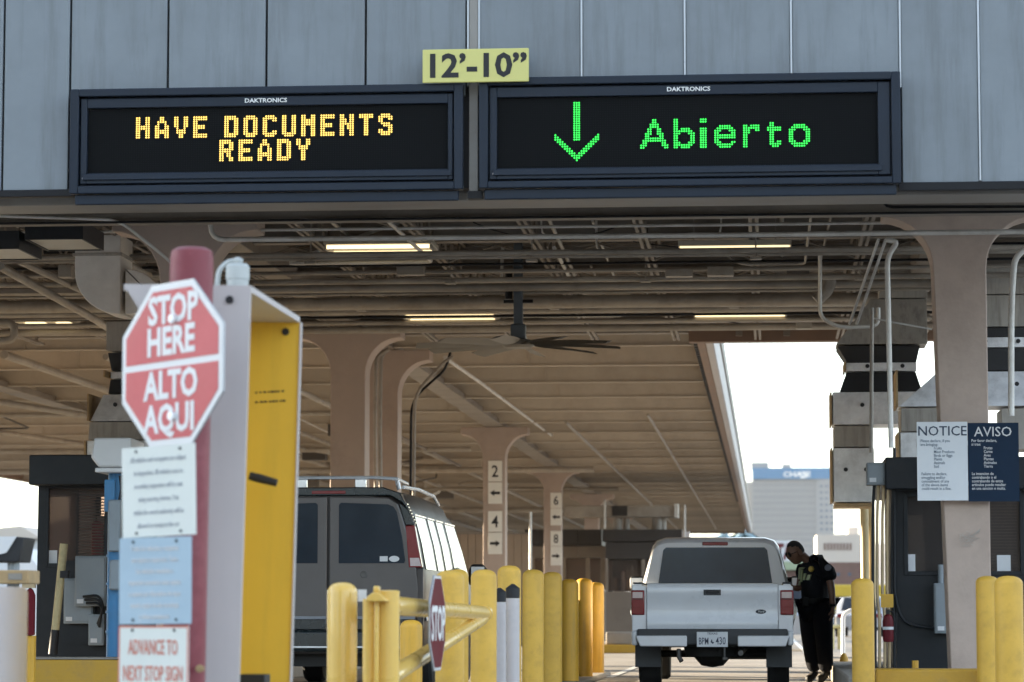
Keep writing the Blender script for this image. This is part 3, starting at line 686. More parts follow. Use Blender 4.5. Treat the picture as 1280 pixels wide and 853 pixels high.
# ------------------------------------------------------------------ air ducts
def duct_unit(label, x0, x1, Y, lv, dep=.75, name='air_duct'):
    """lv: list of (part name, material, py_top, py_bottom, inset_top, inset_bottom)"""
    t = thing(name, label, 'air duct', ((x0 + x1) / 2, Y, wz(lv[-1][3], Y, 1100)), 'ventilation ducts over the booths')
    for nm, m, ya, yb, ia, ib in lv:
        za, zb = wz(ya, Y, 1100), wz(yb, Y, 1100) + .004
        def ring(i, z): return [(x0 + i[0], Y - 0 + max(0, min(i[0], .3)), z), (x1 - i[1], Y + max(0, min(i[0], .3)), z), (x1 - i[1], Y + dep, z), (x0 + i[0], Y + dep, z)]
        o = MB().loft([ring(ib, zb), ring(ia, za)]).build(nm, m, t, smooth=0, bevel=.006)
        if m is galv_m:
            for k, fx in enumerate((.3, .8)):
                xx = x0 + ib[0] + (x1 - x0 - ib[0] - ib[1]) * fx
                MB().lathe([(.0, -.012), (.026, -.012), (.026, 0), (.0, 0)], (xx, Y + max(0, min(ib[0], .3)) - .004, (za * .6 + zb * .4)), 10, 'y').build('bolt_cover', ink_m, o)
            for xx in (x0 + ib[0] - .012, ):
                MB().box(xx - .02, xx, Y - .004, Y + dep, zb, za).build('edge_strip', rust_m, o)
    return t
Y = 36.0; s = 102.8
X0 = wx(1042, Y); X1 = wx(1165, Y)
f = lambda px: wx(px, Y) - X0
duct_unit('hourglass metal duct with black bellows dropping left of the right taupe column', X0, X1, Y, [
    ('upper_box', duct_m, 296, 322, (f(1104), 0), (f(1104), 0)), ('upper_box', duct_m, 323, 370, (f(1103), .01), (f(1103), .01)),
    ('hood', duct_m, 371, 430, (f(1092), .02), (f(1047), .03)), ('bellows', flex_m, 432, 452, (f(1048), .12), (f(1061), .16)),
    ('band', galv_m, 452, 463, (f(1060), .16), (f(1060), .16)), ('bellows', flex_m, 464, 489, (f(1060), .17), (f(1051), .1)),
    ('galvanised_box', galv_m, 490, 531, (0, 0), (0, 0)), ('lower_neck', duct_m, 532, 559, (.012, f(1165) - f(1092)), (.012, f(1165) - f(1092))),
    ('galvanised_box', galv_m, 560, 628, (0, f(1165) - f(1093)), (0, f(1165) - f(1093))), ('base_lip', rust_m, 629, 634, (.01, f(1165) - f(1090)), (.01, f(1165) - f(1090)))])
Y = 34.6; X0 = wx(1125, Y); X1 = wx(1310, Y); f = lambda px: wx(px, Y) - X0
duct_unit('hourglass metal duct with bright galvanised hood passing behind the right taupe column', X0, X1, Y, [
    ('upper_box', duct_m, 330, 366, (f(1232), .2), (f(1226), .2)), ('upper_box', duct_m, 367, 407, (f(1222), .05), (f(1205), .05)), ('bellows', flex_m, 408, 420, (f(1205), .1), (f(1212), .14)),
    ('band', galv_m, 420, 433, (f(1212), .14), (f(1212), .14)), ('bellows', flex_m, 434, 462, (f(1212), .14), (f(1185), .1)),
    ('hood', galv_m, 463, 509, (f(1176), 0), (0, 0)), ('side_panel', duct_m, 510, 540, (.02, .95), (.02, .95)), ('galvanised_box', galv_m, 541, 578, (.01, .95), (.01, .95))])
MB().box(wx(1253, Y), wx(1310, Y), Y, Y + .7, wz(562, Y, 1260), wz(511, Y, 1260)).build('side_box', duct_m, COL.objects['air_duct.001'], bevel=.006)
Y = 34.3; X0 = wx(107, Y); X1 = wx(215, Y); f = lambda px: wx(px, Y) - X0
duct_unit('hourglass metal duct with black bellows above the left booth, half behind the octagonal sign', X0, X1, Y, [
    ('upper_neck', duct_m, 392, 430, (f(126), .2), (f(126), .2)), ('bellows', flex_m, 432, 455, (f(128), .2), (f(132), .2)), ('band', galv_m, 456, 465, (f(131), .2), (f(131), .2)), ('bellows', flex_m, 466, 485, (f(131), .2), (f(129), .2)),
    ('hood', galv_m, 486, 521, (f(124), 0), (f(111), 0)), ('side_panel', duct_m, 522, 545, (f(110), 0), (f(109), 0)), ('galvanised_box', galv_m, 546, 566, (f(108), 0), (f(108), 0))])
# big elbow duct, left
elbow_m = mat('pale_duct_paint', (.80, .76, .70), .5, 0, .08, 1.5, dirt=(.4, .35, .3), dscale=1.2, damt=.4)
Y = 31.2; el = thing('air_duct', 'large cream elbow duct curving down above and left of the red post', 'air duct', (-7.4, Y, 4.1), 'ventilation ducts over the booths')
c = at(158, 342, Y); r_ = wx(158, Y) - wx(101, Y)
po = [(c.x - r_, wz(298, Y, 130)), (c.x - r_, c.z)] + [(c.x - r_ * math.cos(k / 9 * math.pi / 2), c.z - r_ * .95 * math.sin(k / 9 * math.pi / 2)) for k in range(1, 10)] + [(c.x, wz(298, Y, 130))]
MB().prism(po, Y - .3, Y + .3, 'y').build('elbow', elbow_m, el, bevel=.01)
c2 = at(162, 372, Y); po = [(c2.x, c2.z - .2), (c2.x, wz(338, Y, 160))] + [(c2.x + .42 * math.sin(k / 7 * math.pi / 2), c2.z - .12 + .40 * math.cos(k / 7 * math.pi / 2)) for k in range(0, 8)] + [(c2.x + .42, c2.z - .2)]
MB().prism(po, Y - .22, Y + .28, 'y').build('side_branch', elbow_m, el, bevel=.01)
bxo('collar', duct_m, el, c.x - r_ - .02, c.x + .02, Y - .32, Y + .32, wz(322, Y, 130) - .02, wz(322, Y, 130) + .012)
# unlit boxed lamps at upper left
for (x0, x1, ya, yb, lab) in ((31, 104, 279, 300, 'dark boxed lamp with pale underside, right one of the pair at upper left'), (-42, 24, 291, 312, 'dark boxed lamp with pale underside, left one, cut by the frame edge')):
    Y = 28.4; a, b = at(x0, yb, Y), at(x1, ya, Y)
    t = thing('boxed_lamp', lab, 'ceiling lamp', ((a.x + b.x) / 2, Y, a.z), 'unlit boxed lamps under the roof')
    frame_z = a.z
    MB().box(a.x, b.x, Y, Y + .02, a.z, b.z).box(a.x, b.x, Y + .9, Y + .92, a.z, b.z).box(a.x, a.x + .02, Y + .02, Y + .9, a.z, b.z).box(b.x - .02, b.x, Y + .02, Y + .9, a.z, b.z).box(a.x, b.x, Y, Y + .92, b.z, b.z + .02).build('housing', booth_m, t)
    bxo('lens', fix_m, t, a.x + .022, b.x - .022, Y + .022, Y + .898, a.z + .01, a.z + .03)
    for x in (a.x + .1, b.x - .1): MB().tube([(x, Y + .4, b.z), (x, Y + .4, 4.9)], .01, 5).build('hanger', pipe_m, t)

# ------------------------------------------------------------------ kerbs and islands
isl_m = mat('island_concrete', (.27, .245, .21), .85, 0, .15, 2, .2, 30)
def island(x0, x1, y0, y1, h=.2):
    structure(MB().box(x0, x1, y0, y1, 0, h).build('traffic_island', isl_m, bevel=.02))
island(.72, 3.2, 27.2, 41); island(-7.95, -5.75, 30.4, 44); island(-2.28, -1.98, 19, 37.5, .06)
a, b = at(1095, 853, 26.6), at(1228, 840, 26.6)
structure(MB().box(a.x, b.x + .5, 26.6, 27.1, 0, a.z + .115).build('yellow_kerb', kerb_m, bevel=.02))
MB().tube([at(1144, 846, 27.3), at(1144, 826, 27.3)], .03, 8).build('kerb_stub', kerb_m, origin=(1.36, 27.3, .2)); tag(bpy.data.objects['kerb_stub'], 'short orange stub standing behind the yellow kerb in front of the right booth', 'stub post')
a = at(26, 822, 28.6); b = at(158, 822, 28.6)
kl = structure(MB().box(a.x - 1.2, b.x + .3, 28.6, 29.1, 0, a.z - .02).build('yellow_kerb', kerb_m, bevel=.015))
structure(MB().box(a.x - 1.2, b.x + .3, 28.59, 29.11, a.z - .019, a.z).build('kerb_cap', isl_m, bevel=.005))

# ------------------------------------------------------------------ bollards
def bollard_mesh(r, h, dome=.06):
    pr = [(r, -.02), (r, h - dome)]
    for k in range(1, 7):
        t = k / 6 * math.pi / 2; pr.append((max(.004, r * math.cos(t) ** .8), h - dome + dome * math.sin(t)))
    return MB().lathe(pr, n=28)
def bollard(label, x, y, r, h, m=yellow_m, group='yellow bollards guarding the lanes', tilt=0):
    o = bollard_mesh(r, h).build('bollard', m, smooth=50); o.location = (x, y, 0)
    o.rotation_euler = (0, tilt, random.uniform(0, 6)); tag(o, label, 'bollard', group); return o
rows = [(562.5, 20.0, 713, 'yellow bollard directly behind the red STOP octagon'), (604.5, 22.2, 712, 'broad yellow bollard standing right behind the tip of the gate arm'),
        (636.5, 24.3, 707, 'yellow bollard right behind the white marker post with a black cap'), (666, 26.8, 712, 'olive-lit yellow bollard just right of the white marker post'),
        (690, 29.1, 715, 'yellow bollard with a sunlit right edge, fourth from the far end of the centre row'), (712, 31.9, 724, 'golden yellow bollard third from the far end of the centre row'),
        (730, 34.3, 723, 'golden yellow bollard second from the far end of the centre row'), (745, 36.6, 728, 'golden yellow bollard at the far end of the centre row')]
for i, (px, Y, py, lab) in enumerate(rows):
    p = at(px, py, Y); bollard(lab, p.x, Y, .098, p.z, yellow_m if i < 5 else amber_m, tilt=random.uniform(-.004, .004))  # last three bollards: golden sunlight put into their colour
p = at(428, 728, 17.2); bollard('yellow bollard with rounded cap at the left end of the swing gate', p.x, 17.2, .088, p.z, gate_m)
p = at(514, 775, 23); bollard('short yellow bollard seen below the swing gate rail behind the gate post', p.x, 23, .088, p.z, amber_m)
p = at(561, 711, 21.8); bollard('yellow bollard mostly hidden, its cap showing just above its neighbour behind the STOP octagon', p.x - .10, 23.4, .085, p.z + .02)
p = at(1078, 723, 26.4); bollard('single yellow bollard beside the right booth corner near the officer', p.x, 26.4, .1, p.z)
p = at(1234, 720, 26.4); bollard('yellow bollard under the AVISO sign, left and farther one of the right pair', p.x, 26.4, .102, p.z)
p = at(1260.5, 720, 22.8); bollard('yellow bollard at right edge, right and nearer one of the right pair', p.x, 22.8, .108, p.z)
# white marker posts
for px, Y, py, lab in ((641, 23.6, 730, 'white plastic marker post with pointed black cap before the yellow bollards'), (624.5, 24.0, 735, 'white marker post with black cap squeezed between two yellow bollards')):
    p = at(px, py, Y); t = thing('marker_post', lab, 'marker post', (p.x, Y, 0), 'white marker posts')
    MB().lathe([(.054, -.02), (.054, p.z - .115)], (p.x, Y, 0)).build('tube', white_m, t)
    MB().lathe([(.055, p.z - .114), (.057, p.z - .035), (.01, p.z)], (p.x, Y, 0)).build('cap', ink_m, t)
    MB().lathe([(.06, .0), (.06, .04), (.09, .04), (.09, 0)], (p.x, Y, 0)).build('base', ink_m, t)
# bucket near the officer
p = at(1053, 828, 36.5)
t = thing('bucket', 'small pale bucket on the ground between the officer and the right bollard', 'bucket', (p.x, 36.5, 0))
MB().lathe([(.05, 0), (.075, 0), (.10, p.z), (.095, p.z), (.07, .02)], (p.x, 36.5, 0)).build('pail', mat('cream_plastic', (.6, .52, .4), .5, 0, .1, 5), t)
MB().lathe([(.03, .03), (.07, .05), (.05, p.z + .05), (.02, p.z + .11)], (p.x + .02, 36.5, 0), 10).build('rag', amber_m, t)
# white post in the left foreground
p = at(-17, 733, 14.5)
o = MB().lathe([(.205, -.02), (.205, p.z - .03), (.19, p.z - .005), (.01, p.z)], n=36).build('white_pillar', white_m, smooth=50); o.location = (p.x, 14.5, 0)
tag(o, 'thick plain white round pillar cut off by the lower left corner', 'pillar')
# camera on a mount behind the white pillar
Y = 18.5; p = at(12, 700, Y)
t = thing('camera_mount', 'black hooded camera with white top above a beige box at the left edge', 'camera', (p.x, Y, 0))
q0, q1 = at(-14, 703, Y), at(30, 671, Y)
MB().prism([(q0.x, q0.z + .01), (q0.x, q1.z), (q1.x - .05, q1.z), (q1.x, q1.z - .01), (q1.x - .03, q0.z), (q0.x, q0.z)], Y, Y + .3, 'y').build('hood', ink_m, t, bevel=.008)
MB().prism([(q0.x - .01, q1.z + .001), (q1.x - .045, q1.z + .001), (q1.x - .11, q0.z + .06), (q0.x - .01, q0.z + .03)], Y - .012, Y - .001, 'y').build('front_shield', white_cl, t)
a, b = at(-20, 730, Y), at(38, 713, Y)
bxo('control_box', rust_m, t, a.x, b.x, Y - .05, Y + .25, a.z, b.z, bevel=.008)
bxo('control_panel', isl_m, t, a.x + .17, b.x - .04, Y - .058, Y - .051, a.z + .025, b.z - .02)
MB().tube([(p.x, Y + .1, 0), (p.x, Y + .1, q0.z + .02)], .04, 10).build('post', elec_m, t)
# red cylinder at left
p = at(37, 795, 27.6)
t = thing('fire_extinguisher', 'dark red extinguisher on a yellow post left of the charcoal booth', 'fire extinguisher', (p.x, 27.6, 0))
MB().tube([(p.x, 27.65, 0), (p.x, 27.65, p.z)], .05, 10).build('post', amber_m, t)
MB().lathe([(.02, p.z), (.05, p.z + .01), (.05, p.z + .38), (.03, p.z + .43), (.01, p.z + .45)], (p.x, 27.6, 0), 16).build('cylinder', darkred_m, t)
MB().box(p.x - .07, p.x + .05, 27.56, 27.62, p.z + .45, p.z + .5).build('valve', tan_m, t)

# ------------------------------------------------------------------ swing gate
g0 = at(485, 738, 17.0); hx = g0.x
gt = thing('swing_gate', 'yellow swing gate of steel pipe with post, rail and slanting brace', 'gate', (hx, 17.0, 0))
x0, x1 = wx(470, 17), wx(500, 17)
MB().lathe([((x1 - x0) / 2, -.02), ((x1 - x0) / 2, g0.z - .006), ((x1 - x0) / 2 - .012, g0.z), (.01, g0.z)], ((x0 + x1) / 2, 17.0, 0), 28).build('hinge_post', gate_m, gt)
MB().tube([(wx(462, 16.9), 16.93, 0), (wx(462, 16.9), 16.93, g0.z - .05)], .040, 16).build('latch_post', gate_m, gt)
bxo('latch_bar', gate_m, gt, wx(470.5, 16.9), wx(475, 16.9), 16.84, 16.9, 0, g0.z - .06, bevel=.004)
a, b = at(457, 752, 16.8), at(484, 741, 16.8)
MB().prism([(a.x, a.z), (b.x, a.z), (b.x - .02, a.z + .02), (b.x - .05, b.z), (a.x + .04, b.z), (a.x + .01, a.z + .025)], 16.78, 16.98, 'y').build('latch_cover', gate_m, gt, bevel=.006)
bxo('latch_knob', gate_m, gt, wx(466, 16.8), wx(473, 16.8), 16.84, 16.92, b.z + .001, b.z + .038, bevel=.008)
bxo('link_plate', white_cl, gt, wx(448, 17.1), wx(458, 17.1), 17.1, 17.13, wz(752, 17.1), wz(737, 17.1))
tip = at(606, 767, 19.7); sA = at(500, 757, 17.1); sB = at(496, 848, 17.1)
MB().tube([sA - Vector((.05, .02, 0)), tip], [.056, .047], 16).build('rail', gate_m, gt)
MB().tube([sB - Vector((.05, .02, 0)), tip - Vector((.012, .06, .035))], [.052, .043], 16).build('brace', gate_m, gt)
MB().lathe([(.01, -.03), (.051, -.03), (.051, .03), (.01, .035)], tip, 16, 'y').build('end_cap', gate_m, gt)
# STOP octagon on the gate
def octagon(cx, cz, R_, y0, y1, M):
    return MB().prism([(R_ * math.cos(R(22.5 + 45 * k)), R_ * math.sin(R(22.5 + 45 * k))) for k in range(8)], y0, y1, 'y').xf(M)
sc = at(546, 779, 17.75)
th = math.atan2(sc.x, sc.y)                            # bearing of the sign, then almost edge-on
turn = R(90 - 11.2) * -1 - th
Ms = Matrix.Translation((sc.x, 17.75, sc.z)) @ Matrix.Rotation(R(87), 4, 'Z')
st = thing('stop_sign', 'dark red octagonal STOP sign seen almost edge-on on the swing gate', 'stop sign', (sc.x, 17.75, sc.z), 'octagonal stop signs')
Rs = .285 / math.cos(R(22.5))
octagon(0, 0, Rs, -.003, .004, Ms).build('plate', alu_m, st, smooth=0)
octagon(0, 0, Rs * .985, -.0055, -.0035, Ms).build('white_border', white_cl, st, smooth=0)
octagon(0, 0, Rs * .93, -.008, -.006, Ms).build('red_face', darkred_m, st, smooth=0)
rt3 = (Ms.to_3x3() @ Vector((1, 0, 0)))
text('lettering', 'STOP', lit_white, st, Ms @ Vector((0, -.010, -.10)), .29, right=rt3, align='CENTER', bold=.02, squeeze=.72)

# ------------------------------------------------------------------ radiation portal shroud, red post and signs
LEAN = R(1.25)
def lean(mb, pivot): return mb.xf(Matrix.Translation(pivot) @ Matrix.Rotation(LEAN, 4, 'Y') @ Matrix.Translation(-Vector(pivot)))
Y1, Y2 = 14.2, 15.72
pv = Vector((-2.55, 15, 0))
pt = thing('portal_shroud', 'tall white metal shroud with bright yellow inner plate behind the octagonal sign', 'portal shroud', pv)
A, B = at(314, 357, Y1), at(377, 400, Y2); zt = A.z; xr1 = A.x - .055; xl1 = at(155, 357, Y1).x - .055
lean(MB().prism([(xr1, 0), (xr1, zt), (xl1, zt), (xl1 + .02, zt - .03), (xl1 + .20, zt - .30), (xl1 + .26, zt - .5), (xl1 + .26, 0)], Y1, Y1 + .012, 'y'), pv).build('front_plate', white_m, pt, smooth=0)
lean(MB().box(xl1, xr1, Y1 + .013, Y2 + .02, zt - .03, zt), pv).build('top_plate', white_m, pt, smooth=0)
lean(MB().box(xr1 - .02, xr1, Y1 + .0125, Y1 + .03, .0, zt - .031), pv).build('front_edge', white_m, pt, smooth=0)
lean(MB().box(xl1 + .26, xr1 + .004, Y2, Y2 + .018, 0, zt - .032), pv).build('rear_plate', gamma_y, pt, smooth=0)
lean(MB().box(xr1 + .0045, xr1 + .013, Y2 - .01, Y2 + .03, 0, zt - .032), pv).build('rear_edge', white_m, pt, smooth=0)
lean(MB().box(xl1 + .24, xl1 + .255, Y1 + .014, Y2, 0, zt - .032), pv).build('inner_wall', gamma_y, pt, smooth=0)
for px, py, Y_ in ((287, 375, Y1 - .003), (357, 415, Y2 - .004)):
    c = at(px, py, Y_); MB().lathe([(.008, -.006), (.02, -.006), (.02, 0), (.008, 0)], c, 14, 'y').build('bolt_hole', ink_m, pt)
tx = at(319, 492, Y2 - .004); mb = MB(); rnd = random.Random(3)
for row in range(2):
    x = tx.x; 
    while x < tx.x + .16:
        w = rnd.uniform(.008, .02); z = tx.z - row * .052 + (x - tx.x) * .05
        mb.box(x, x + w, Y2 - .003, Y2 - .0012, z, z + .009); x += w + rnd.choice((.004, .004, .012))
stuff(mb.build('faint_print', ink_m, pt, smooth=0))
a, b = at(312, 595, Y2 - .25), at(346, 604, Y2 - .25)
MB().tube([a, a + (b - a) * .35, b], [.022, .024, .02], 10).build('handle_rod', ink_m, pt)
a, b = at(300, 856, Y2 - .3), at(334, 843, Y2 - .3)
bxo('lower_latch', ink_m, pt, a.x, b.x, Y2 - .36, Y2 - .2, a.z - .1, b.z, bevel=.006)
# beacon on the shroud
c = at(297, 354, 15.2)
t = thing('beacon', 'small pale grey-green round beacon with curled pipe on top of the white shroud', 'beacon', (c.x, 15.2, zt))
bz = zt + LEAN * 0.0
bc = mat('pale_green_plastic', (.44, .46, .44), .45, 0, .05, 4)
MB().lathe([(.055, c.z - .05), (.058, c.z + .015), (.062, c.z + .02), (.062, c.z + .085), (.05, c.z + .1), (.02, c.z + .105)], (c.x, 15.2, 0), 24).build('body', bc, t)
MB().tube(bend([(c.x - .11, 15.2, c.z - .04), (c.x - .1, 15.2, c.z + .07), (c.x - .05, 15.2, c.z + .115), (c.x + .005, 15.2, c.z + .115)], .05), .014, 10).build('pipe', bc, t)
MB().lathe([(.02, c.z + .10), (.028, c.z + .11), (.028, c.z + .125), (.01, c.z + .135)], (c.x, 15.2, 0), 12).build('cap', bc, t)
# red post
Y = 13.9; p = at(239, 309, Y); pr = Vector((at(228, 850, Y).x, Y, 0))
rp = MB().lathe([(.104, -.05), (.104, p.z - .06), (.097, p.z - .02), (.07, p.z - .005), (.005, p.z)], n=32)
ang = math.atan2(p.x - pr.x, p.z - at(228, 850, Y).z)
ro = rp.xf(Matrix.Translation(pr - Vector((.0, 0, 0))) @ Matrix.Rotation(ang, 4, 'Y')).build('red_post', redpost_m, smooth=50, origin=pr)
tag(ro, 'thick faded red round post with domed top carrying the octagonal stop sign', 'post')
MB().tube(pl((246, 836, Y - .11), (255, 836, Y - .11)), .012, 8).lathe([(.018, 0), (.018, .02)], at(249, 836, Y - .12), 8, 'y').build('rusty_bolt', rust_m, ro)
# octagonal stop here sign
sc = at(215.5, 455, 13.72)
Mo = Matrix.Translation(sc) @ Matrix.Rotation(R(1.5), 4, 'Y') @ Matrix.Rotation(R(-41), 4, 'Z') @ Matrix.Rotation(R(-2.6), 4, 'Y')
so = thing('stop_sign', 'large faded red octagonal sign reading STOP HERE ALTO AQUI on the red post', 'stop sign', sc, 'octagonal stop signs')
Ro = .388 / math.cos(R(22.5))
octagon(0, 0, Ro, -.002, .004, Mo).build('plate', alu_m, so, smooth=0)
octagon(0, 0, Ro * .992, -.0045, -.0025, Mo).build('white_border', white_cl, so, smooth=0)
for nm, lo, hi in (('upper_red_face', .016, .354), ('lower_red_face', -.354, -.016)):
    q = .354; k = q * math.tan(R(22.5))
    poly = [(-q, lo), (q, lo), (q, k), (k, q), (-k, q), (-q, k)] if lo > 0 else [(-q, -k), (-k, -q), (k, -q), (q, -k), (q, hi), (-q, hi)]
    MB().prism(poly, -.007, -.005, 'y').xf(Mo).build(nm, red_m, so, smooth=0)
rt3 = Mo.to_3x3() @ Vector((1, 0, 0)); up3 = Mo.to_3x3() @ Vector((0, 0, 1))
for wd, z, x in (('STOP', .200, .01), ('HERE', .050, -.005), ('ALTO', -.158, .0), ('AQUI', -.318, -.01)):
    text('lettering', wd, white_cl, so, Mo @ Vector((x, -.0085, z)), .184, right=rt3, up=up3, align='CENTER', bold=.034, squeeze=.86)
for z in (.21, -.25):
    MB().lathe([(.005, -.02), (.022, -.018), (.022, 0), (.005, 0)], (.02, -.010, z), 12, 'y').xf(Mo).build('bolt', galv_m, so)
# the three plates below
blue_pl = mat('faded_blue_plate', (.34, .45, .53), .5, 0, .06, 3, dirt=(.4, .5, .55), dscale=3, damt=.4)
cream_pl = mat('cream_plate', (.66, .68, .63), .5, 0, .04, 3)
grey_ink = mat('faded_grey_ink', (.40, .42, .45), .6, 0, .1, 8)
orange_ink = mat('faded_orange_ink', (.60, .20, .14), .6, 0, .1, 8)
Yp = 13.7
def plate(name, label, m, c0, wdt, hgt, yaw, lines, ink, size, lead, border=None, bold=.0, squeeze=.8, roll=0):
    M = Matrix.Translation(c0) @ Matrix.Rotation(R(yaw), 4, 'Z') @ Matrix.Rotation(R(roll), 4, 'Y')
    t = thing(name, label, 'sign', c0, 'text plates on the red post')
    MB().box(-wdt / 2, wdt / 2, -.003, .002, -hgt / 2, hgt / 2).xf(M).build('plate', m, t, smooth=0, bevel=.001)
    rt, up_ = M.to_3x3() @ Vector((1, 0, 0)), M.to_3x3() @ Vector((0, 0, 1))
    for i, ln in enumerate(lines):
        text('lettering', ln, ink, t, M @ Vector((0, -.005, hgt / 2 - lead * (i + 1) - .01)), size, right=rt, up=up_, align='CENTER', bold=bold, squeeze=squeeze)
    if border:
        w = .008
        MB().box(-wdt / 2, wdt / 2, -.0042, -.0031, hgt / 2 - w, hgt / 2).box(-wdt / 2, wdt / 2, -.0042, -.0031, -hgt / 2, -hgt / 2 + w).box(-wdt / 2, -wdt / 2 + w, -.0042, -.0031, -hgt / 2 + w, hgt / 2 - w).box(wdt / 2 - w, wdt / 2, -.0042, -.0031, -hgt / 2 + w, hgt / 2 - w).xf(M).build('border', border, t, smooth=0)
    for x in (-wdt * .3, wdt * .3):
        for z in (hgt / 2 - .02, -hgt / 2 + .02):
            MB().lathe([(.002, -.004), (.007, -.004), (.007, 0), (.002, 0)], (x, -.0035, z), 8, 'y').xf(M).build('rivet', ink_m, t)
    return t
plate('notice_plate', 'cream plate with six blurred grey lines of text below the octagonal sign', cream_pl, at(198.5, 614, Yp), .465, .425, -31,
      ['All vehicles and occupants are subject', 'to inspection. All vehicles sent to', 'secondary inspection will be sent', 'using scanning devices. You', 'within the search authority will be', 'allowed to remain in the car.'], grey_ink, .036, .062, squeeze=.64, roll=-1.5)
plate('notice_plate', 'faded blue plate with seven white lines of text, middle one of three plates', blue_pl, at(194, 726, Yp - .01), .455, .405, -31,
      ['Todos los vehiculos y ocupantes', 'son sujetos a inspeccion. Todos', 'los vehiculos mandados a', 'inspeccion secundaria estan sujetos', 'a examen por dispositivos de rayos', 'usando equipo de alta tecnologia', 'y deben permanecer'], white_cl, .037, .053, squeeze=.62, bold=.01, roll=-.5)
plate('notice_plate', 'white plate with orange-red words ADVANCE TO NEXT STOP SIGN at the bottom', cream_pl, at(191.5, 850, Yp - .02), .44, .50, -31,
      ['ADVANCE TO', 'NEXT STOP SIGN', 'WHEN LIGHT'], orange_ink, .098, .122, border=orange_ink, squeeze=.50, bold=.012)

# ------------------------------------------------------------------ NOTICE / AVISO sign on the right column
Yn = 29.40; a, b = at(1147, 626, Yn), at(1273, 527, Yn)
nsg = thing('notice_sign', 'two-part NOTICE and AVISO sign, white and navy, on the right taupe column', 'sign', ((a.x + b.x) / 2, Yn, a.z))
xm2 = a.x + (b.x - a.x) * .5; navy_face = mat('navy_sign_face', (.010, .026, .055), .5, 0, .06, 3, spec=.15)
sw2 = mat('pale_blue_white_face', (.72, .75, .78), .4, 0, .03, 3)
bxo('white_half', sw2, nsg, a.x, xm2 - .002, Yn, Yn + .012, a.z, b.z)
bxo('navy_half', navy_face, nsg, xm2 + .002, b.x, Yn, Yn + .012, a.z - .01, b.z - .012)
for dz in (.15, .55): bxo('back_rail', galv_m, nsg, a.x + .1, b.x - .1, Yn + .013, Yn + .148, a.z + dz, a.z + dz + .04)
W = xm2 - a.x; H = b.z - a.z; yt = Yn - .003; dink = mat('navy_ink', (.03, .05, .09), .6); gink = mat('blue_grey_ink', (.16, .21, .28), .6)
text('lettering', 'NOTICE', dink, nsg, (a.x + W * .5, yt, b.z - .135), .135, align='CENTER', squeeze=.98, bold=.004)
text('lettering', 'AVISO', white_cl, nsg, (xm2 + W * .5, yt, b.z - .145), .135, align='CENTER', squeeze=.98, bold=.004)
L1 = [(0.07, 'Please declare, if you', 0), (0.07, 'are bringing:', 0), (.33, 'Fruits', 0), (.33, 'Meat Products', 0), (.33, 'Birds or Eggs', 0), (.33, 'Plants', 0), (.33, 'Animals', 0), (.33, 'Soil', 0), None, (.08, 'Failure to declare,', 0), (.08, 'smuggling and/or', 0), (.08, 'concealment of any', 0), (.08, 'of the above items', 0), (.08, 'could result in a fine.', 0)]
L2 = [(0.07, 'Por favor declare,', 0), (0.07, 'si trae:', 0), (.31, 'Frutas', 0), (.31, 'Carne', 0), (.31, 'Aves', 0), (.31, 'Plantas', 0), (.31, 'Animales', 0), (.31, 'Tierra', 0), None, (.07, 'La intencion de', 0), (.07, 'contrabando o el', 0), (.07, 'contrabando de estos', 0), (.07, 'articulos puede resultar', 0), (.07, 'en una sancion o multa.', 0)]
for L_, x_, ink, bo in ((L1, a.x, gink, .004), (L2, xm2, white_cl, .012)):
    for i, q in enumerate(L_):
        if q: text('lettering', q[1], ink, nsg, (x_ + W * q[0], yt, b.z - .20 - i * .0362), .04, squeeze=.86, bold=bo)
# ------------------------------------------------------------------ lane number plates on the rear columns
num_m = mat('cream_number_plate', (.78, .75, .68), .5, 0, .05, 4)
def lane_plate(px0, py0, px1, py1, Y, what, label):
    a, b = at(px0, py1, Y), at(px1, py0, Y)
    t = thing('lane_plate', label, 'sign plate', ((a.x + b.x) / 2, Y, a.z), 'number and arrow plates on the rear columns')
    bxo('plate', num_m, t, a.x, b.x, Y, Y + .02, a.z, b.z, bevel=.006)
    cx, cz, w, h = (a.x + b.x) / 2, (a.z + b.z) / 2, b.x - a.x, b.z - a.z
    if what in '2468': text('number', what, ink_m, t, (cx, Y - .004, cz - h * .28), h * .80, align='CENTER', bold=.012, squeeze=.85)
    else:
        d = -1 if what == '<' else 1; k = w * .36
        MB().prism([(cx + d * q[0] * k, cz + q[1] * k) for q in ((-1, -.26), (.15, -.26), (.15, -.62), (1, 0), (.15, .62), (.15, .26), (-1, .26))], Y - .006, Y - .002, 'y').build('arrow', ink_m, t, smooth=0)
YC_ = 64.9 - .28
for y0, y1, w_, lab in ((576, 602, '2', 'cream plate bearing the numeral two, topmost on the nearer numbered brown column'), (603, 630, '<', 'cream plate with left arrow on the nearer numbered brown column'),
                        (639, 665, '4', 'cream plate bearing the numeral four, between two arrow plates on the nearer column'), (666, 693, '>', 'cream plate with right arrow, lowest on the nearer numbered brown column')):
    lane_plate(610, y0, 627.5, y1, YC_, w_, lab)
YD_ = 82.6 - .28
for y0, y1, w_, lab in ((616, 635.5, '6', 'cream plate bearing the numeral six, topmost on the farther numbered column'), (636, 657, '<', 'cream plate with left arrow on the farther numbered column'),
                        (664, 683, '8', 'cream plate bearing the numeral eight on the farther numbered column'), (683.5, 707, '>', 'cream plate with right arrow, lowest on the farther numbered column')):
    lane_plate(688, y0, 702, y1, YD_, w_, lab)
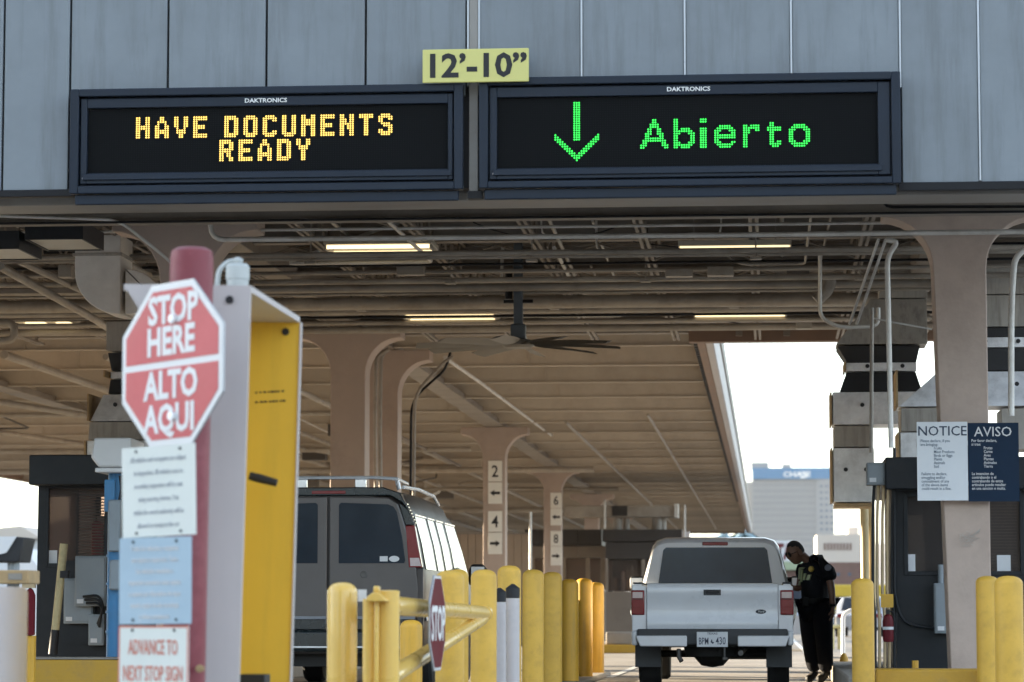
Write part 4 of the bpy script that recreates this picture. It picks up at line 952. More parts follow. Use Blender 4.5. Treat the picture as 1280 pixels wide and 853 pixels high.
# ------------------------------------------------------------------ vehicles
truck_w = mat('white_car_paint', (.66, .68, .71), .28, 0, .03, 2, dirt=(.5, .48, .45), dscale=2.5, damt=.2, coat=.6)
tint = mat('tinted_window', (.012, .018, .027), .06, 0, .1, 3, spec=.5)
tint2 = mat('blue_tinted_window', (.020, .042, .072), .07, 0, .25, 1.5, spec=.3)
rubber = mat('tyre_rubber', (.012, .012, .012), .8, 0, .2, 10)
steel = mat('dull_steel', (.10, .095, .09), .5, .6, .3, 8)
under = mat('dark_underbody', (.014, .013, .012), .7, 0, .3, 6)
trim = mat('charcoal_plastic', (.030, .032, .035), .55, 0, .15, 6, .05, 60)
chrome = mat('chrome_trim', (.72, .73, .75), .22, .55, .05, 4)
red_lens = mat('red_lamp_lens', (.19, .006, .010), .2, 0, .1, 20, coat=.1)
pink_lens = mat('clear_lamp_lens', (.55, .46, .45), .12, 0, .1, 20, coat=.8)
flap_m = mat('grey_mud_flap', (.06, .065, .07), .7, 0, .2, 4)
platew = mat('licence_plate_white', (.62, .64, .66), .4, 0, .05, 5)
def wheel(parent, x, y, r, w, sgn):
    t = MB().lathe([(r * .6, -w / 2), (r * .93, -w / 2), (r, -w * .36), (r, w * .36), (r * .93, w / 2), (r * .6, w / 2)], (x, y, r), 32, 'x').build('wheel', rubber, parent)
    MB().lathe([(.02, -w * .3), (r * .5, -w * .35), (r * .61, -w * .45), (r * .61, w * .45), (r * .5, w * .35), (.02, w * .3)], (x, y, r), 24, 'x').build('rim', chrome if sgn else steel, t)
    return t
def mirror_x(poly): return [(-x, z) for x, z in poly]
def make_pickup(t, paint, detailed=True):
    # bed, lofted as an open shell: outer half profile mirrored
    def bed_side(sx):
        rings = []
        for y, fl in ((.10, 0), (.35, 0), (.62, .02), (.86, .055), (1.12, .055), (1.36, .02), (1.6, 0), (1.93, 0)):
            zb = .50 if abs(y - 1.0) > .42 else .50 + .30 * (1 - ((y - 1.0) / .42) ** 2) ** .5
            pr = [(.80, zb), (.835 + fl, zb + .02), (.865 + fl, max(.72, zb + .03)), (.872 + fl * .6, .86), (.862, .99), (.85, 1.07), (.83, 1.095), (.76, 1.095), (.755, 1.04), (.755, zb + .05)]
            rings.append([(sx * x, y, z) for x, z in pr])
        return MB().loft(rings)
    for sx in (-1, 1): bed_side(sx).build('bed_side', paint, t, smooth=40)
    bxo('bed_floor', trim, t, -.754, .754, .12, 1.93, .58, .66)
    bxo('bed_front_wall', paint, t, -.80, .80, 1.90, 1.95, .55, 1.08, bevel=.01)
    for sx in (-1, 1): bxo('bed_rail_cap', trim, t, min(sx * .752, sx * .85), max(sx * .752, sx * .85), .10, 1.93, 1.096, 1.115, bevel=.006)
    # tailgate with pressed panel
    zt0, zt1 = .60, 1.105
    rings = []
    for z, d in ((zt0, .012), (zt0 + .02, 0), (zt0 + .10, 0), (zt0 + .13, .012), (zt0 + .34, .012), (zt0 + .37, .0), (zt1 - .04, 0), (zt1 - .01, .015), (zt1, .04)):
        rings.append([(-.698, .06 + d, z), (.698, .06 + d, z), (.698, .115, z), (-.698, .115, z)])
    tg = MB().loft(rings).build('tailgate', paint, t, smooth=50)
    frame(tg, 'handle_bezel', trim, (-.092, .092, .975, 1.035), (-.075, .075, .985, 1.025), .050, .062, .003)
    bxo('handle', ink_m, tg, -.074, .074, .054, .066, .986, 1.024, bevel=.004)
    if detailed:
        MB().lathe([(.001, -.004), (.052, -.004), (.056, 0), (.001, 0)], (0, 0, 0), 24, 'y').xf(Matrix.Translation((.518, .0685, .80)) @ Matrix.Diagonal((1, 1, .42, 1))).build('oval_badge', navy_m, tg)
        text('lettering', 'Ford', lit_white, tg, (.518, .0635, .79), .034, align='CENTER', shear=.3)
    # corner pillars and tail lamps
    for sx in (-1, 1):
        xa, xb = sorted((sx * .703, sx * .862))
        cp = MB().loft([[(xa, .065, .50), (xb, .085, .50), (xb, .14, .50), (xa, .14, .50)], [(xa, .065, .82), (xb + .0, .085, .82), (xb, .14, .82), (xa, .14, .82)], [(xa, .085, 1.09), (xb, .105, 1.07), (xb, .14, 1.07), (xa, .14, 1.09)]]).build('rear_corner', paint, t, smooth=30, bevel=.008)
        xa, xb = sorted((sx * .726, sx * .868))
        tl = MB().box(xa, xb, .048, .12, .765, 1.03).build('tail_light', red_lens, t, bevel=.012)
        bxo('reversing_lens', pink_lens, tl, xa + .014, xb - .02, .043, .049, .945, 1.01, bevel=.004)
        bxo('lower_lens', red_lens, tl, xa + .008, xb - .012, .043, .049, .775, .85, bevel=.004)
        bxo('lens_divider', ink_m, tl, xa + .008, xb - .012, .044, .049, .93, .937)
    # bumper
    MB().prism([(-.05, .45), (-.06, .55), (-.05, .615), (.09, .615), (.09, .45)], -.80, .80, 'x').build('step_bumper', trim, t, bevel=.012)
    for sx in (-1, 1):
        xa, xb = (.27, .82) if sx > 0 else (-.82, -.27)
        pr = [(xa + (.0 if sx > 0 else .04), .43), (xb - (.04 if sx > 0 else 0), .43), (xb, .545), (xa, .545)] if sx > 0 else [(xa + .05, .43), (xb, .43), (xb, .545), (xa, .545)]
        MB().prism(pr, -.085, -.03, 'y').build('bumper_end', paint, t, bevel=.012)
        MB().box(*sorted((sx * .80, sx * .862)), -.03, .2, .44, .60).build('bumper_wrap', paint, t, bevel=.02)
    # licence plate
    lp = bxo('licence_plate', platew, t, -.165, .165, -.079, -.068, .425, .585, bevel=.004)
    if detailed:
        lpi = mat('plate_ink', (.03, .04, .08), .5)
        text('lettering', 'TEXAS', lpi, lp, (0, -.0805, .556), .032, align='CENTER', bold=.01, squeeze=1.2)
        text('lettering', 'BPM', lpi, lp, (-.146, -.0805, .452), .105, bold=.006, squeeze=.56)
        text('lettering', '430', lpi, lp, (.036, -.0805, .452), .112, bold=.006, squeeze=.64)
        MB().prism([(-.012, .492), (-.012, .503), (.0, .503), (.0, .482), (.02, .474), (.005, .455), (-.006, .468), (-.02, .476)], -.0815, -.0795, 'y').build('state_outline', lpi, lp, smooth=0)
        bxo('plate_lamp', ink_m, t, -.03, .03, -.078, -.06, .59, .61, bevel=.004)
    # cab
    def hs(y, wb, wt, zt, zb=.55, zbelt=1.10):
        pr = [(.80, zb), (.845, zb + .08), (.862, .85), (wb, zbelt), (wt + .05, zt - .10), (wt, zt - .035), (wt - .10, zt - .005), (wt - .35, zt)]
        return [(x, y, z) for x, z in pr] + [(-x, y, z) for x, z in pr[::-1]]
    MB().loft([hs(1.985, .80, .655, 1.585), hs(2.03, .835, .665, 1.62), hs(2.3, .84, .67, 1.655), hs(2.95, .84, .665, 1.65), hs(3.2, .84, .655, 1.61), hs(3.75, .84, .78, 1.16, zbelt=1.04)]).build('cab', paint, t, smooth=40)
    MB().loft([[(x, y, z) for x, z in ((-.80, .5), (-.86, .85), (-.82, zz - .06), (-.6, zz), (.6, zz), (.82, zz - .06), (.86, .85), (.80, .5))] for y, zz in ((3.76, 1.10), (4.3, 1.05), (4.72, .98))]).build('bonnet', paint, t, smooth=40)
    bxo('front_bumper', trim, t, -.85, .85, 4.73, 4.86, .45, .70, bevel=.03)
    # windows
    rp_ = [(-.645, 1.125), (.645, 1.125), (.59, 1.50), (.56, 1.53), (-.56, 1.53), (-.59, 1.50)]
    k = (2.0 - 1.962) / .4
    vs = [(x, 1.968 + (z - 1.1) * .03, z) for x, z in rp_] + [(x, 1.99 + (z - 1.1) * .03, z) for x, z in rp_]
    n = len(rp_); MB().add(vs, [tuple(range(n)), tuple(range(n, 2 * n))[::-1]] + [(i, (i + 1) % n, n + (i + 1) % n, n + i) for i in range(n)]).build('rear_window', tint2, t, smooth=0, bevel=.004)
    for sx in (-1, 1):
        MB().add([(sx * (.845), 2.12, 1.12), (sx * .845, 3.5, 1.12), (sx * .735, 3.12, 1.52), (sx * .735, 2.2, 1.52)], [(0, 1, 2, 3)]).build('side_window', tint, t, smooth=0)
        m_ = MB().box(*sorted((sx * .86, sx * 1.03)), 3.2, 3.3, 1.06, 1.22).build('mirror', trim, t, bevel=.03)
        bxo('mirror_glass', chrome, m_, *sorted((sx * .88, sx * 1.01)), 3.194, 3.199, 1.08, 1.2)
    MB().add([(-.72, 3.28, 1.56), (.72, 3.28, 1.56), (.80, 3.72, 1.17), (-.80, 3.72, 1.17)], [(0, 1, 2, 3)]).build('windscreen', tint, t, smooth=0)
    bxo('high_brake_light', red_lens, t, -.145, .145, 1.975, 2.03, 1.552, 1.592, bevel=.008)
    # running gear
    for sx in (-1, 1):
        wheel(t, sx * .70, 1.0, .355, .24, sx > 0); wheel(t, sx * .70, 4.0, .355, .24, sx > 0)
        xa, xb = sorted((sx * .57, sx * .85))
        MB().prism([(xa, .20), (xb, .20), (xb, .50), (xa, .50)] if sx > 0 else [(xa, .20), (xb - .0, .20), (xb, .50), (xa, .50)], .52, .535, 'y').build('mud_flap', flap_m, t, bevel=.004)
    bxo('chassis', under, t, -.50, .50, .1, 4.5, .42, .57)
    MB().lathe([(.04, -.72), (.04, -.2), (.13, -.12), (.15, 0), (.13, .12), (.04, .2), (.04, .72)], (-.02, 1.0, .34), 16, 'x').build('rear_axle', under, t)
    MB().tube([(-.36, .06, .40), (-.36, .04, .32), (-.33, .02, .27)], .025, 6).build('hitch_bracket', steel, t)
    MB().tube(bend([(.30, 0.0, .36), (.32, .5, .38), (.4, .9, .46)], .1), .03, 8).build('exhaust_pipe', steel, t)
    MB().lathe([(.001, -.25), (.09, -.22), (.09, .22), (.001, .25)], (.38, 1.6, .36), 12, 'x').build('muffler', steel, t)
    MB().lathe([(.001, -.10), (.28, -.10), (.30, 0), (.28, .10), (.001, .10)], (-.02, .5, .42), 20).build('spare_tyre', rubber, t)
    MB().tube([(.13, -.02, .44), (.13, -.05, .34), (.13, -.06, .31)], .012, 6).box(.11, .16, -.08, -.03, .29, .315).build('tow_hook', steel, t)
    return t
p = at(890.5, 780, 31.9)
pk = thing('pickup_truck', 'white compact pickup truck seen from behind, stopped next to the officer', 'pickup truck', (0, 0, 0))
make_pickup(pk, truck_w); pk.location = (p.x, 31.85, 0)

# ---- the dark van
van_m = mat('dark_pewter_paint', (.050, .041, .037), .42, .0, .1, 2, dirt=(.09, .075, .06), dscale=2.5, damt=.4, coat=.1, spec=.35)
van_t = mat('dark_green_black_paint', (.012, .019, .021), .25, .1, .1, 3, coat=.5)
van_d = mat('grey_door_paint', (.092, .081, .077), .32, .1, .1, 2, dirt=(.06, .05, .042), dscale=2, damt=.6, coat=.5)
vt = thing('van', 'dark grey passenger van with chrome roof rack seen from behind left of the bollards', 'van', (0, 0, 0))
def vs_(y, k=1., top=1.93, wt=.70, dz=0):
    pr = [(.86, .38), (.93, .46), (.965, .72), (.97, .95), (.955, 1.20), (.905, 1.45), (.83, 1.70), (wt + .06, top - .085), (wt - .02, top - .03), (wt - .25, top)]
    return [(x * k, y, z) for x, z in pr] + [(-x * k, y, z) for x, z in pr[::-1]]
MB().loft([vs_(.03, .965, 1.86, .66), vs_(.10, .99, 1.905, .685), vs_(.30, 1, 1.93), vs_(1.5, 1, 1.945), vs_(2.9, 1, 1.93), vs_(3.3, 1, 1.88, .68)]).build('body', van_m, vt, smooth=40)
def nose(y, w, zt, zs): return [(x, y, z) for x, z in ((-.86 * w, .38), (-.96 * w, .75), (-.95 * w, zs), (-.70 * w, zt), (.70 * w, zt), (.95 * w, zs), (.96 * w, .75), (.86 * w, .38))]
MB().loft([nose(3.301, 1, 1.86, 1.18), nose(3.95, 1, 1.22, 1.12), nose(4.55, .97, 1.08, 1.0), nose(4.8, .9, .85, .8)]).build('bonnet', van_m, vt, smooth=40)
MB().add([(-.66, 3.36, 1.83), (.66, 3.36, 1.83), (.85, 3.93, 1.26), (-.85, 3.93, 1.26)], [(0, 1, 2, 3)]).build('windscreen', tint, vt, smooth=0)
# roof cap over the rear doors
MB().prism([(-.74, 1.80), (-.80, 1.74), (-.72, 1.885), (-.55, 1.935), (.55, 1.935), (.72, 1.885), (.80, 1.74), (.74, 1.80), (.62, 1.862), (-.62, 1.862)], .0, .16, 'y').build('roof_cap', van_t, vt, smooth=40, bevel=.01)
def door(sx):
    o = [(.012, .62), (.865, .62), (.90, .80), (.905, 1.02), (.885, 1.22), (.835, 1.42), (.745, 1.68), (.70, 1.79), (.60, 1.845), (.012, 1.855)]
    i = [(.095, 1.275), (.765, 1.275), (.775, 1.30), (.745, 1.50), (.69, 1.72), (.655, 1.765), (.60, 1.785), (.115, 1.80), (.095, 1.78)]
    d = MB().prism([(sx * x, z) for x, z in o], -.012, .028, 'y').build('rear_door', van_d, vt, smooth=0, bevel=.012)
    ow = [(x + (.012 if x < .3 else -.0), z) for x, z in i]
    MB().prism([(sx * x, z) for x, z in ow], -.020, -.0125, 'y').build('rear_window', tint, d, smooth=0, bevel=.003)
    return d
dl, dr = door(-1), door(1)
for d, sx in ((dl, -1), (dr, 1)):
    bxo('moulding', chrome if 0 else van_t, d, *sorted((sx * .02, sx * .86)), -.024, -.0125, .62, .72, bevel=.006)
    bxo('trim_line', mat('grey_trim_line', (.20, .21, .23), .4), d, *sorted((sx * .02, sx * .875)), -.02, -.0125, .722, .752, bevel=.003)
mb = MB().prism([(-.022, .96), (.0, .94), (.02, .96), (.02, 1.0), (-.022, 1.0)], -.03, -.0125, 'y').xf(Matrix.Translation((.14, 0, 0))); mb.build('handle', van_t, dr, bevel=.004)
MB().lathe([(.001, -.002), (.03, -.003), (.034, 0), (.001, 0)], (.36, -.0125, 1.165), 20, 'y').build('round_badge', steel, dr)
for nm, x, w_, h_, m_ in (('oval_sticker', .665, .052, .026, white_cl),):
    MB().lathe([(.001, -.002), (1, -.002), (1, 0), (.001, 0)], (0, 0, 0), 20, 'y').xf(Matrix.Translation((x, -.0205, 1.312)) @ Matrix.Diagonal((w_, 1, h_, 1))).build(nm, m_, dr)
bxo('sticker', white_cl, dr, .52, .60, -.0225, -.0205, 1.29, 1.335, bevel=.001)
bxo('bumper', van_t, vt, -.93, .93, -.10, .10, .40, .615, bevel=.03)
bxo('bumper_step', chrome, vt, -.90, .90, -.112, -.101, .44, .455)
for sx in (-1, 1):
    bxo('bumper_reflector', red_lens, vt, *sorted((sx * .58, sx * .72)), -.108, -.101, .545, .572)
    xs = [(.79, 1.56), (.885, 1.575), (.955, 1.24), (.83, 1.24)]
    tl = MB().prism([(sx * x, z) for x, z in [(.775, 1.60), (.868, 1.60), (.945, 1.235), (.81, 1.235)]], -.015, .10, 'y').build('tail_light', red_lens, vt, bevel=.008)
    MB().prism([(sx * x, z) for x, z in [(.823, 1.32), (.915, 1.32), (.935, 1.25), (.828, 1.25)]], -.019, -.0145, 'y').build('reversing_lens', pink_lens, tl, smooth=0)
    vb = MB().prism([(sx * x, z) for x, z in [(.71, 1.80), (.80, 1.74), (.868, 1.605), (.775, 1.605)]], -.012, .12, 'y').build('corner_vent', van_t, vt, bevel=.006)
    for k in range(7):
        z = 1.625 + k * .027; x = .862 - (z - 1.605) * .50
        MB().tube([(sx * (x + .012), -.008, z), (sx * (x + .014), .11, z)], .010, 6).build('vent_rib', van_t, vb)
    bxo('corner_panel', van_m, vt, *sorted((sx * .885, sx * .955)), -.005, .10, .62, 1.232, bevel=.015)
bxo('high_brake_light', red_lens, vt, -.17, .17, -.012, .0, 1.878, 1.905, bevel=.004)
MB().tube([(-.71, .55, 1.99), (-.68, .22, 2.015), (-.55, .16, 2.025), (.45, .16, 2.025), (.66, .22, 2.015), (.72, .55, 1.985)], .016, 8).build('roof_rack_bar', chrome, vt)
for sx in (-1, 1):
    MB().tube([(sx * .70, .4, 1.95), (sx * .70, 1.4, 1.975), (sx * .695, 2.6, 1.965), (sx * .68, 3.1, 1.90)], .018, 8).build('roof_rail', chrome, vt)
    MB().tube([(sx * .68, .24, 1.925), (sx * .66, .22, 2.0)], .022, 8).build('rack_foot', chrome, vt)
    bxo('rack_foot', chrome, vt, sx * .30 - .055, sx * .30 + .055, .13, .2, 1.935, 2.012, bevel=.008)
    # side windows following the body side
    for nm, ya, yb_ in (('side_window', .24, .96), ('side_window', 1.12, 1.56), ('side_window', 1.74, 2.24), ('front_side_window', 2.44, 3.2)):
        P = lambda y, z, x: (sx * (x + .007), y, z)
        sk = .0 if nm == 'side_window' else .35
        MB().add([P(ya, 1.22, .953), P(yb_ + sk, 1.22, .953), P(yb_ + sk * .5, 1.45, .905), P(yb_, 1.70, .83), P(ya, 1.70, .83), P(ya, 1.45, .905)], [(0, 1, 2, 5), (5, 2, 3, 4)]).build(nm, tint, vt, smooth=0)
        MB().tube([P(ya - .03, 1.70, .832), P(yb_ + .03, 1.70, .832)], .012, 6).build('window_trim', chrome, vt)
    bxo('side_moulding', chrome, vt, *sorted((sx * .966, sx * .982)), .15, 3.2, .70, .76, bevel=.006)
    wheel(vt, sx * .83, .95, .345, .23, 1); wheel(vt, sx * .83, 3.75, .345, .23, 1)
    m_ = MB().loft([[(sx * x, 3.35 + y, z) for x, z in ((.99, 1.10), (1.16, 1.10), (1.20, 1.16), (1.20, 1.28), (1.15, 1.34), (1.02, 1.34), (.99, 1.27))] for y in (0, .1)]).build('mirror', ink_m, vt, bevel=.025)
    bxo('mirror_glass', chrome, m_, *sorted((sx * 1.02, sx * 1.17)), 3.344, 3.3495, 1.13, 1.31)
    MB().tube([(sx * .93, 3.42, 1.17), (sx * 1.02, 3.4, 1.17)], .03, 6).build('mirror_arm', ink_m, vt)
bxo('chassis', under, vt, -.75, .75, .2, 4.5, .25, .40)
MB().lathe([(.001, -.12), (.10, -.1), (.10, .1), (.001, .12)], (0.05, .3, .33), 12, 'x').build('hitch', under, vt)
vt_tint = mat('van_tinted_window', (.007, .018, .031), .06, 0, .2, 2, spec=.4)
for d in (dl, dr):
    for c_ in d.children:
        if c_.name.startswith('rear_window'): c_.data.materials[0] = vt_tint
# the long-wheelbase body: everything ahead of the rear doors is stretched, wheels only moved
def stretch(o):
    for c_ in o.children:
        if c_.type == 'MESH' and c_.data.users == 1:
            ys = [v.co.y for v in c_.data.vertices]; mid = (min(ys) + max(ys)) / 2
            if o.name.startswith('wheel') or c_.name.startswith(('wheel', 'mirror')):
                if not o.name.startswith('wheel'):
                    dy = max(0, mid - .3) * .26
                    for q in [c_] + list(c_.children):
                        for v in q.data.vertices: v.co.y += dy
            else:
                for v in c_.data.vertices:
                    if v.co.y > .3: v.co.y = .3 + (v.co.y - .3) * 1.26
                    if v.co.z > 1.25: v.co.z = 1.25 + (v.co.z - 1.25) * 1.15
        if not c_.name.startswith(('wheel', 'mirror')): stretch(c_)
stretch(vt)
p = at(410, 780, 29.4); vt.location = (p.x, 29.4, 0)

# ------------------------------------------------------------------ the officer
skin_m = mat('brown_skin', (.16, .08, .05), .5, 0, .08, 12)
cloth_m = mat('black_uniform_cloth', (.006, .0065, .009), .8, 0, .2, 8, .2, 60, spec=.15)
trous_m = mat('dark_trouser_cloth', (.005, .0055, .008), .85, 0, .2, 8, .2, 60, spec=.1)
boot_m = mat('black_boot_leather', (.007, .007, .007), .6, 0, .2, 8, spec=.2)
hair_m = mat('short_black_hair', (.008, .007, .007), .8, 0, .3, 60, .5, 200)
def skinned(name, m, parent, verts, edges, radii, root=0, sub=2):
    me = bpy.data.meshes.new('temp'); me.from_pydata(verts, edges, []); o = bpy.data.objects.new('temp', me); COL.objects.link(o)
    md = o.modifiers.new('skin', 'SKIN'); md.use_smooth_shade = True; md.branch_smoothing = .3
    for i, r_ in enumerate(radii):
        sv = me.skin_vertices[0].data[i]; sv.radius = r_ if isinstance(r_, tuple) else (r_, r_); sv.use_root = (i == root)
    sb = o.modifiers.new('sub', 'SUBSURF'); sb.levels = sub; sb.render_levels = sub
    dg = bpy.context.evaluated_depsgraph_get(); dg.update()
    res = bpy.data.meshes.new_from_object(o.evaluated_get(dg)); bpy.data.objects.remove(o); bpy.data.meshes.remove(me)
    res.name = name; res.materials.clear(); res.materials.append(m)
    res.polygons.foreach_set('use_smooth', [True] * len(res.polygons))
    n = bpy.data.objects.new(name, res); COL.objects.link(n); n.parent = parent; ORG[n] = Vector(); return n
per = thing('person', 'officer in dark short-sleeved uniform and sunglasses, leaning toward the white pickup', 'person', (0, 0, 0))
V_ = [(.02, 0, .93), (.022, -.005, 1.10), (.02, -.02, 1.25), (-.045, -.045, 1.375), (-.12, -.08, 1.435), (-.195, -.11, 1.475),   # 0-5 trunk, neck, head core
      (.155, -.115, 1.335), (.205, -.165, 1.06), (.215, -.205, .86),                                                              # 6-8 left arm
      (-.125, .085, 1.30), (-.16, .01, 1.06), (-.235, -.10, 1.075),                                                               # 9-11 right arm
      (.095, -.06, .86), (.115, -.07, .47), (.135, -.05, .09), (.05, -.11, .04),                                                   # 12-15 left leg
      (-.05, .06, .86), (-.035, .07, .47), (.01, .09, .09), (-.08, .03, .04)]                                                     # 16-19 right leg
E_ = [(0, 1), (1, 2), (2, 3), (3, 4), (4, 5), (2, 6), (6, 7), (7, 8), (2, 9), (9, 10), (10, 11), (0, 12), (12, 13), (13, 14), (14, 15), (0, 16), (16, 17), (17, 18), (18, 19)]
R_ = [.11, .11, .09, .055, .056, .07, .042, .045, .032, .042, .045, .032, .095, .062, .042, .03, .095, .062, .042, .03]
body = skinned('body', skin_m, per, V_, E_, R_, 0)
# uniform shirt with sleeves, trousers, boots
skinned('shirt', cloth_m, per, [(.022, 0, .90), (.022, -.005, 1.08), (.020, -.02, 1.25), (-.02, -.038, 1.355), (.135, -.100, 1.355), (.178, -.135, 1.25), (.196, -.155, 1.14), (-.115, .07, 1.29), (-.147, .045, 1.15), (-.065, -.055, 1.395), (.055, -.075, 1.365)],
        [(0, 1), (1, 2), (2, 3), (2, 4), (4, 5), (5, 6), (2, 7), (7, 8), (3, 9), (4, 10)], [.172, .186, .205, .135, .115, .105, .092, .115, .09, .092, .12], 1)
skinned('trousers', trous_m, per, [(.02, 0, .93), (.098, -.062, .85), (.117, -.072, .47), (.137, -.05, .10), (-.053, .062, .85), (-.037, .072, .47), (.01, .09, .10)],
        [(0, 1), (1, 2), (2, 3), (0, 4), (4, 5), (5, 6)], [.172, .135, .106, .088, .135, .106, .088], 0)
for a, b, c in (((.137, -.05, .13), (.13, -.052, .05), (.03, -.125, .035)), ((.01, .09, .13), (.005, .088, .05), (-.095, .025, .035))):
    skinned('boot', boot_m, per, [a, b, c], [(0, 1), (1, 2)], [.055, .058, .042], 1)
# cargo pocket, belt and belt pouches
bb = MB().lathe([(.172, -.03), (.18, -.02), (.18, .02), (.172, .03)], (.02, 0, .925), 28)
bb.build('belt', boot_m, per)
for x, y, z in ((.15, -.10, .91), (.19, -.02, .88), (-.09, -.13, .92), (.06, -.16, .91)):
    MB().box(x - .035, x + .035, y - .03, y + .03, z - .06, z + .05).build('belt_pouch', boot_m, per, bevel=.012)
MB().box(.16, .20, -.12, -.03, .52, .70).build('cargo_pocket', trous_m, per, bevel=.012)
# head
def head_mesh():
    bm = bmesh.new(); bmesh.ops.create_uvsphere(bm, u_segments=28, v_segments=20, radius=1)
    for v in bm.verts:
        x, y, z = v.co                                             # +x is forward
        w = .074 * (1 - .10 * max(0, -z)); 
        px = x * .098 * (1 if x < 0 else 1 - .12 * abs(z)); py = y * w; pzz = z * .122
        if z < -.2: px += .012 * (-z) * (1 if x > 0 else .2); py *= 1 - .22 * (-z - .2)
        g = math.exp(-((y / .22) ** 2) - ((z + .12) / .20) ** 2) * (x > 0); px += .022 * g            # nose
        px -= .007 * math.exp(-(((abs(y) - .36) / .17) ** 2) - ((z - .10) / .13) ** 2) * (x > 0)       # eye sockets
        px += .006 * math.exp(-((y / .3) ** 2) - ((z + .47) / .07) ** 2) * (x > 0) + .006 * math.exp(-((y / .3) ** 2) - ((z + .60) / .06) ** 2) * (x > 0)   # lips
        px += .010 * math.exp(-((y / .35) ** 2) - ((z + .85) / .14) ** 2) * (x > 0)                    # chin
        v.co = (px, py, pzz)
    return bm
hm = Matrix.Translation((-.200, -.112, 1.475)) @ Matrix.Rotation(R(180 + 28), 4, 'Z') @ Matrix.Rotation(R(24), 4, 'Y') @ Matrix.Scale(1.10, 4)
bm = head_mesh(); bmesh.ops.transform(bm, matrix=hm, verts=bm.verts); me = bpy.data.meshes.new('head'); bm.to_mesh(me); bm.free()
me.materials.append(skin_m); me.polygons.foreach_set('use_smooth', [True] * len(me.polygons)); hd = bpy.data.objects.new('head', me); COL.objects.link(hd); hd.parent = per; ORG[hd] = Vector()
bm = head_mesh()
bmesh.ops.delete(bm, geom=[v for v in bm.verts if not (v.co.z > .052 + max(0, v.co.x) * .35 or (v.co.x < -.01 and v.co.z > -.035))], context='VERTS')
for v in bm.verts: v.co *= 1.045
bmesh.ops.transform(bm, matrix=hm, verts=bm.verts); me = bpy.data.meshes.new('hair'); bm.to_mesh(me); bm.free(); me.materials.append(hair_m)
hr = bpy.data.objects.new('hair', me); COL.objects.link(hr); hr.parent = hd; ORG[hr] = Vector()
for sy in (-1, 1):
    MB().loft([[(.0 + .022 * math.cos(t), sy * .070, -.005 + .034 * math.sin(t)) for t in [k * math.pi / 5 for k in range(10)]], [(-.006 + .026 * math.cos(t), sy * .086, .0 + .036 * math.sin(t)) for t in [k * math.pi / 5 for k in range(10)]]]).xf(hm).build('ear', skin_m, hd)
    MB().lathe([(.001, .098), (.026, .094), (.03, .086), (.001, .084)], (0, sy * .030, .012), 14, 'x').xf(hm).tube([hm @ Vector((.088, sy * .055, .016)), hm @ Vector((.0, sy * .080, .014))], .004, 5).build('sunglasses', boot_m, hd)
# hands: palm with four fingers and a thumb, each its own tapering chain
def hand(side, wrist, d, palm_n, curl):
    w = Vector(wrist); d = Vector(d).normalized(); n = Vector(palm_n); n = (n - d * n.dot(d)).normalized(); s = d.cross(n) * side
    vs, es, rs = [w - d * .02, w + d * .04, w + d * .085], [(0, 1), (1, 2)], [(.024, .03), (.022, .04), (.016, .04)]
    skinned('hand', skin_m, per, vs, es, rs, 0, 2)
    for k, ln in enumerate((.072, .082, .077, .060)):
        b = w + d * .075 + s * (.030 - k * .020); c1 = b + (d * math.cos(curl) + n * math.sin(curl)) * ln * .5; c2 = c1 + (d * math.cos(2 * curl) + n * math.sin(2 * curl)) * ln * .5
        skinned('finger', skin_m, per, [b, c1, c2], [(0, 1), (1, 2)], [.010, .009, .007], 0, 1)
    b = w + d * .03 + s * .03; c1 = b + (d * .6 + s * .7 + n * .3) * .04; c2 = c1 + (d * .85 + n * .5) * .035
    skinned('thumb', skin_m, per, [b, c1, c2], [(0, 1), (1, 2)], [.012, .011, .009], 0, 1)
hand(1, (.215, -.205, .845), (.0, -.03, -1), (-.8, -.3, 0), .35)
hand(-1, (-.24, -.108, 1.078), (-.75, -.55, .25), (.3, -.3, .9), .5)
MB().box(-.03, .03, -.008, .008, -.06, .06).xf(Matrix.Translation((-.285, -.15, 1.135)) @ Matrix.Rotation(R(30), 4, 'Z') @ Matrix.Rotation(R(15), 4, 'X')).build('handset', boot_m, origin=None, bevel=.006)
hs_o = bpy.data.objects['handset']; tag(hs_o, 'small black handset held up in the officer\'s right hand', 'handset')
# vest lettering, badges, watch
olive = mat('reflective_green_lettering', (.36, .40, .22), .4, 0, .1, 6); gold = mat('gold_badge', (.62, .45, .10), .35, .4, .1, 6); patch = mat('grey_shoulder_patch', (.12, .13, .17), .6, 0, .1, 6)
nrm = Vector((-.60, -.80, -.02)).normalized(); rt_ = Vector((.80, -.60, 0)); ctr = Vector((.018, -.022, 1.22)) + nrm * .196
def on_chest(u, z, lift=.004): 
    cu = ctr + rt_ * u; cu -= nrm * (u * u / .30); return Vector((cu.x, cu.y, z)) + nrm * lift
for k, (u0, u1, z0, z1) in enumerate(((-.13, -.085, 1.17, 1.30), (-.075, -.05, 1.14, 1.28), (-.03, .0, 1.16, 1.235), (.02, .055, 1.16, 1.22), (-.13, -.10, 1.10, 1.15), (-.11, -.02, 1.285, 1.305))):
    a_ = [on_chest(u0, z0), on_chest(u1, z0), on_chest(u1 + .02, z1), on_chest(u0 + .02, z1)]
    MB().add(a_ + [q - nrm * .02 for q in a_], [(0, 1, 2, 3), (7, 6, 5, 4), (0, 4, 5, 1), (1, 5, 6, 2), (2, 6, 7, 3), (3, 7, 4, 0)]).build('vest_lettering', olive, per, smooth=0)
q = on_chest(.075, 1.285, .0)
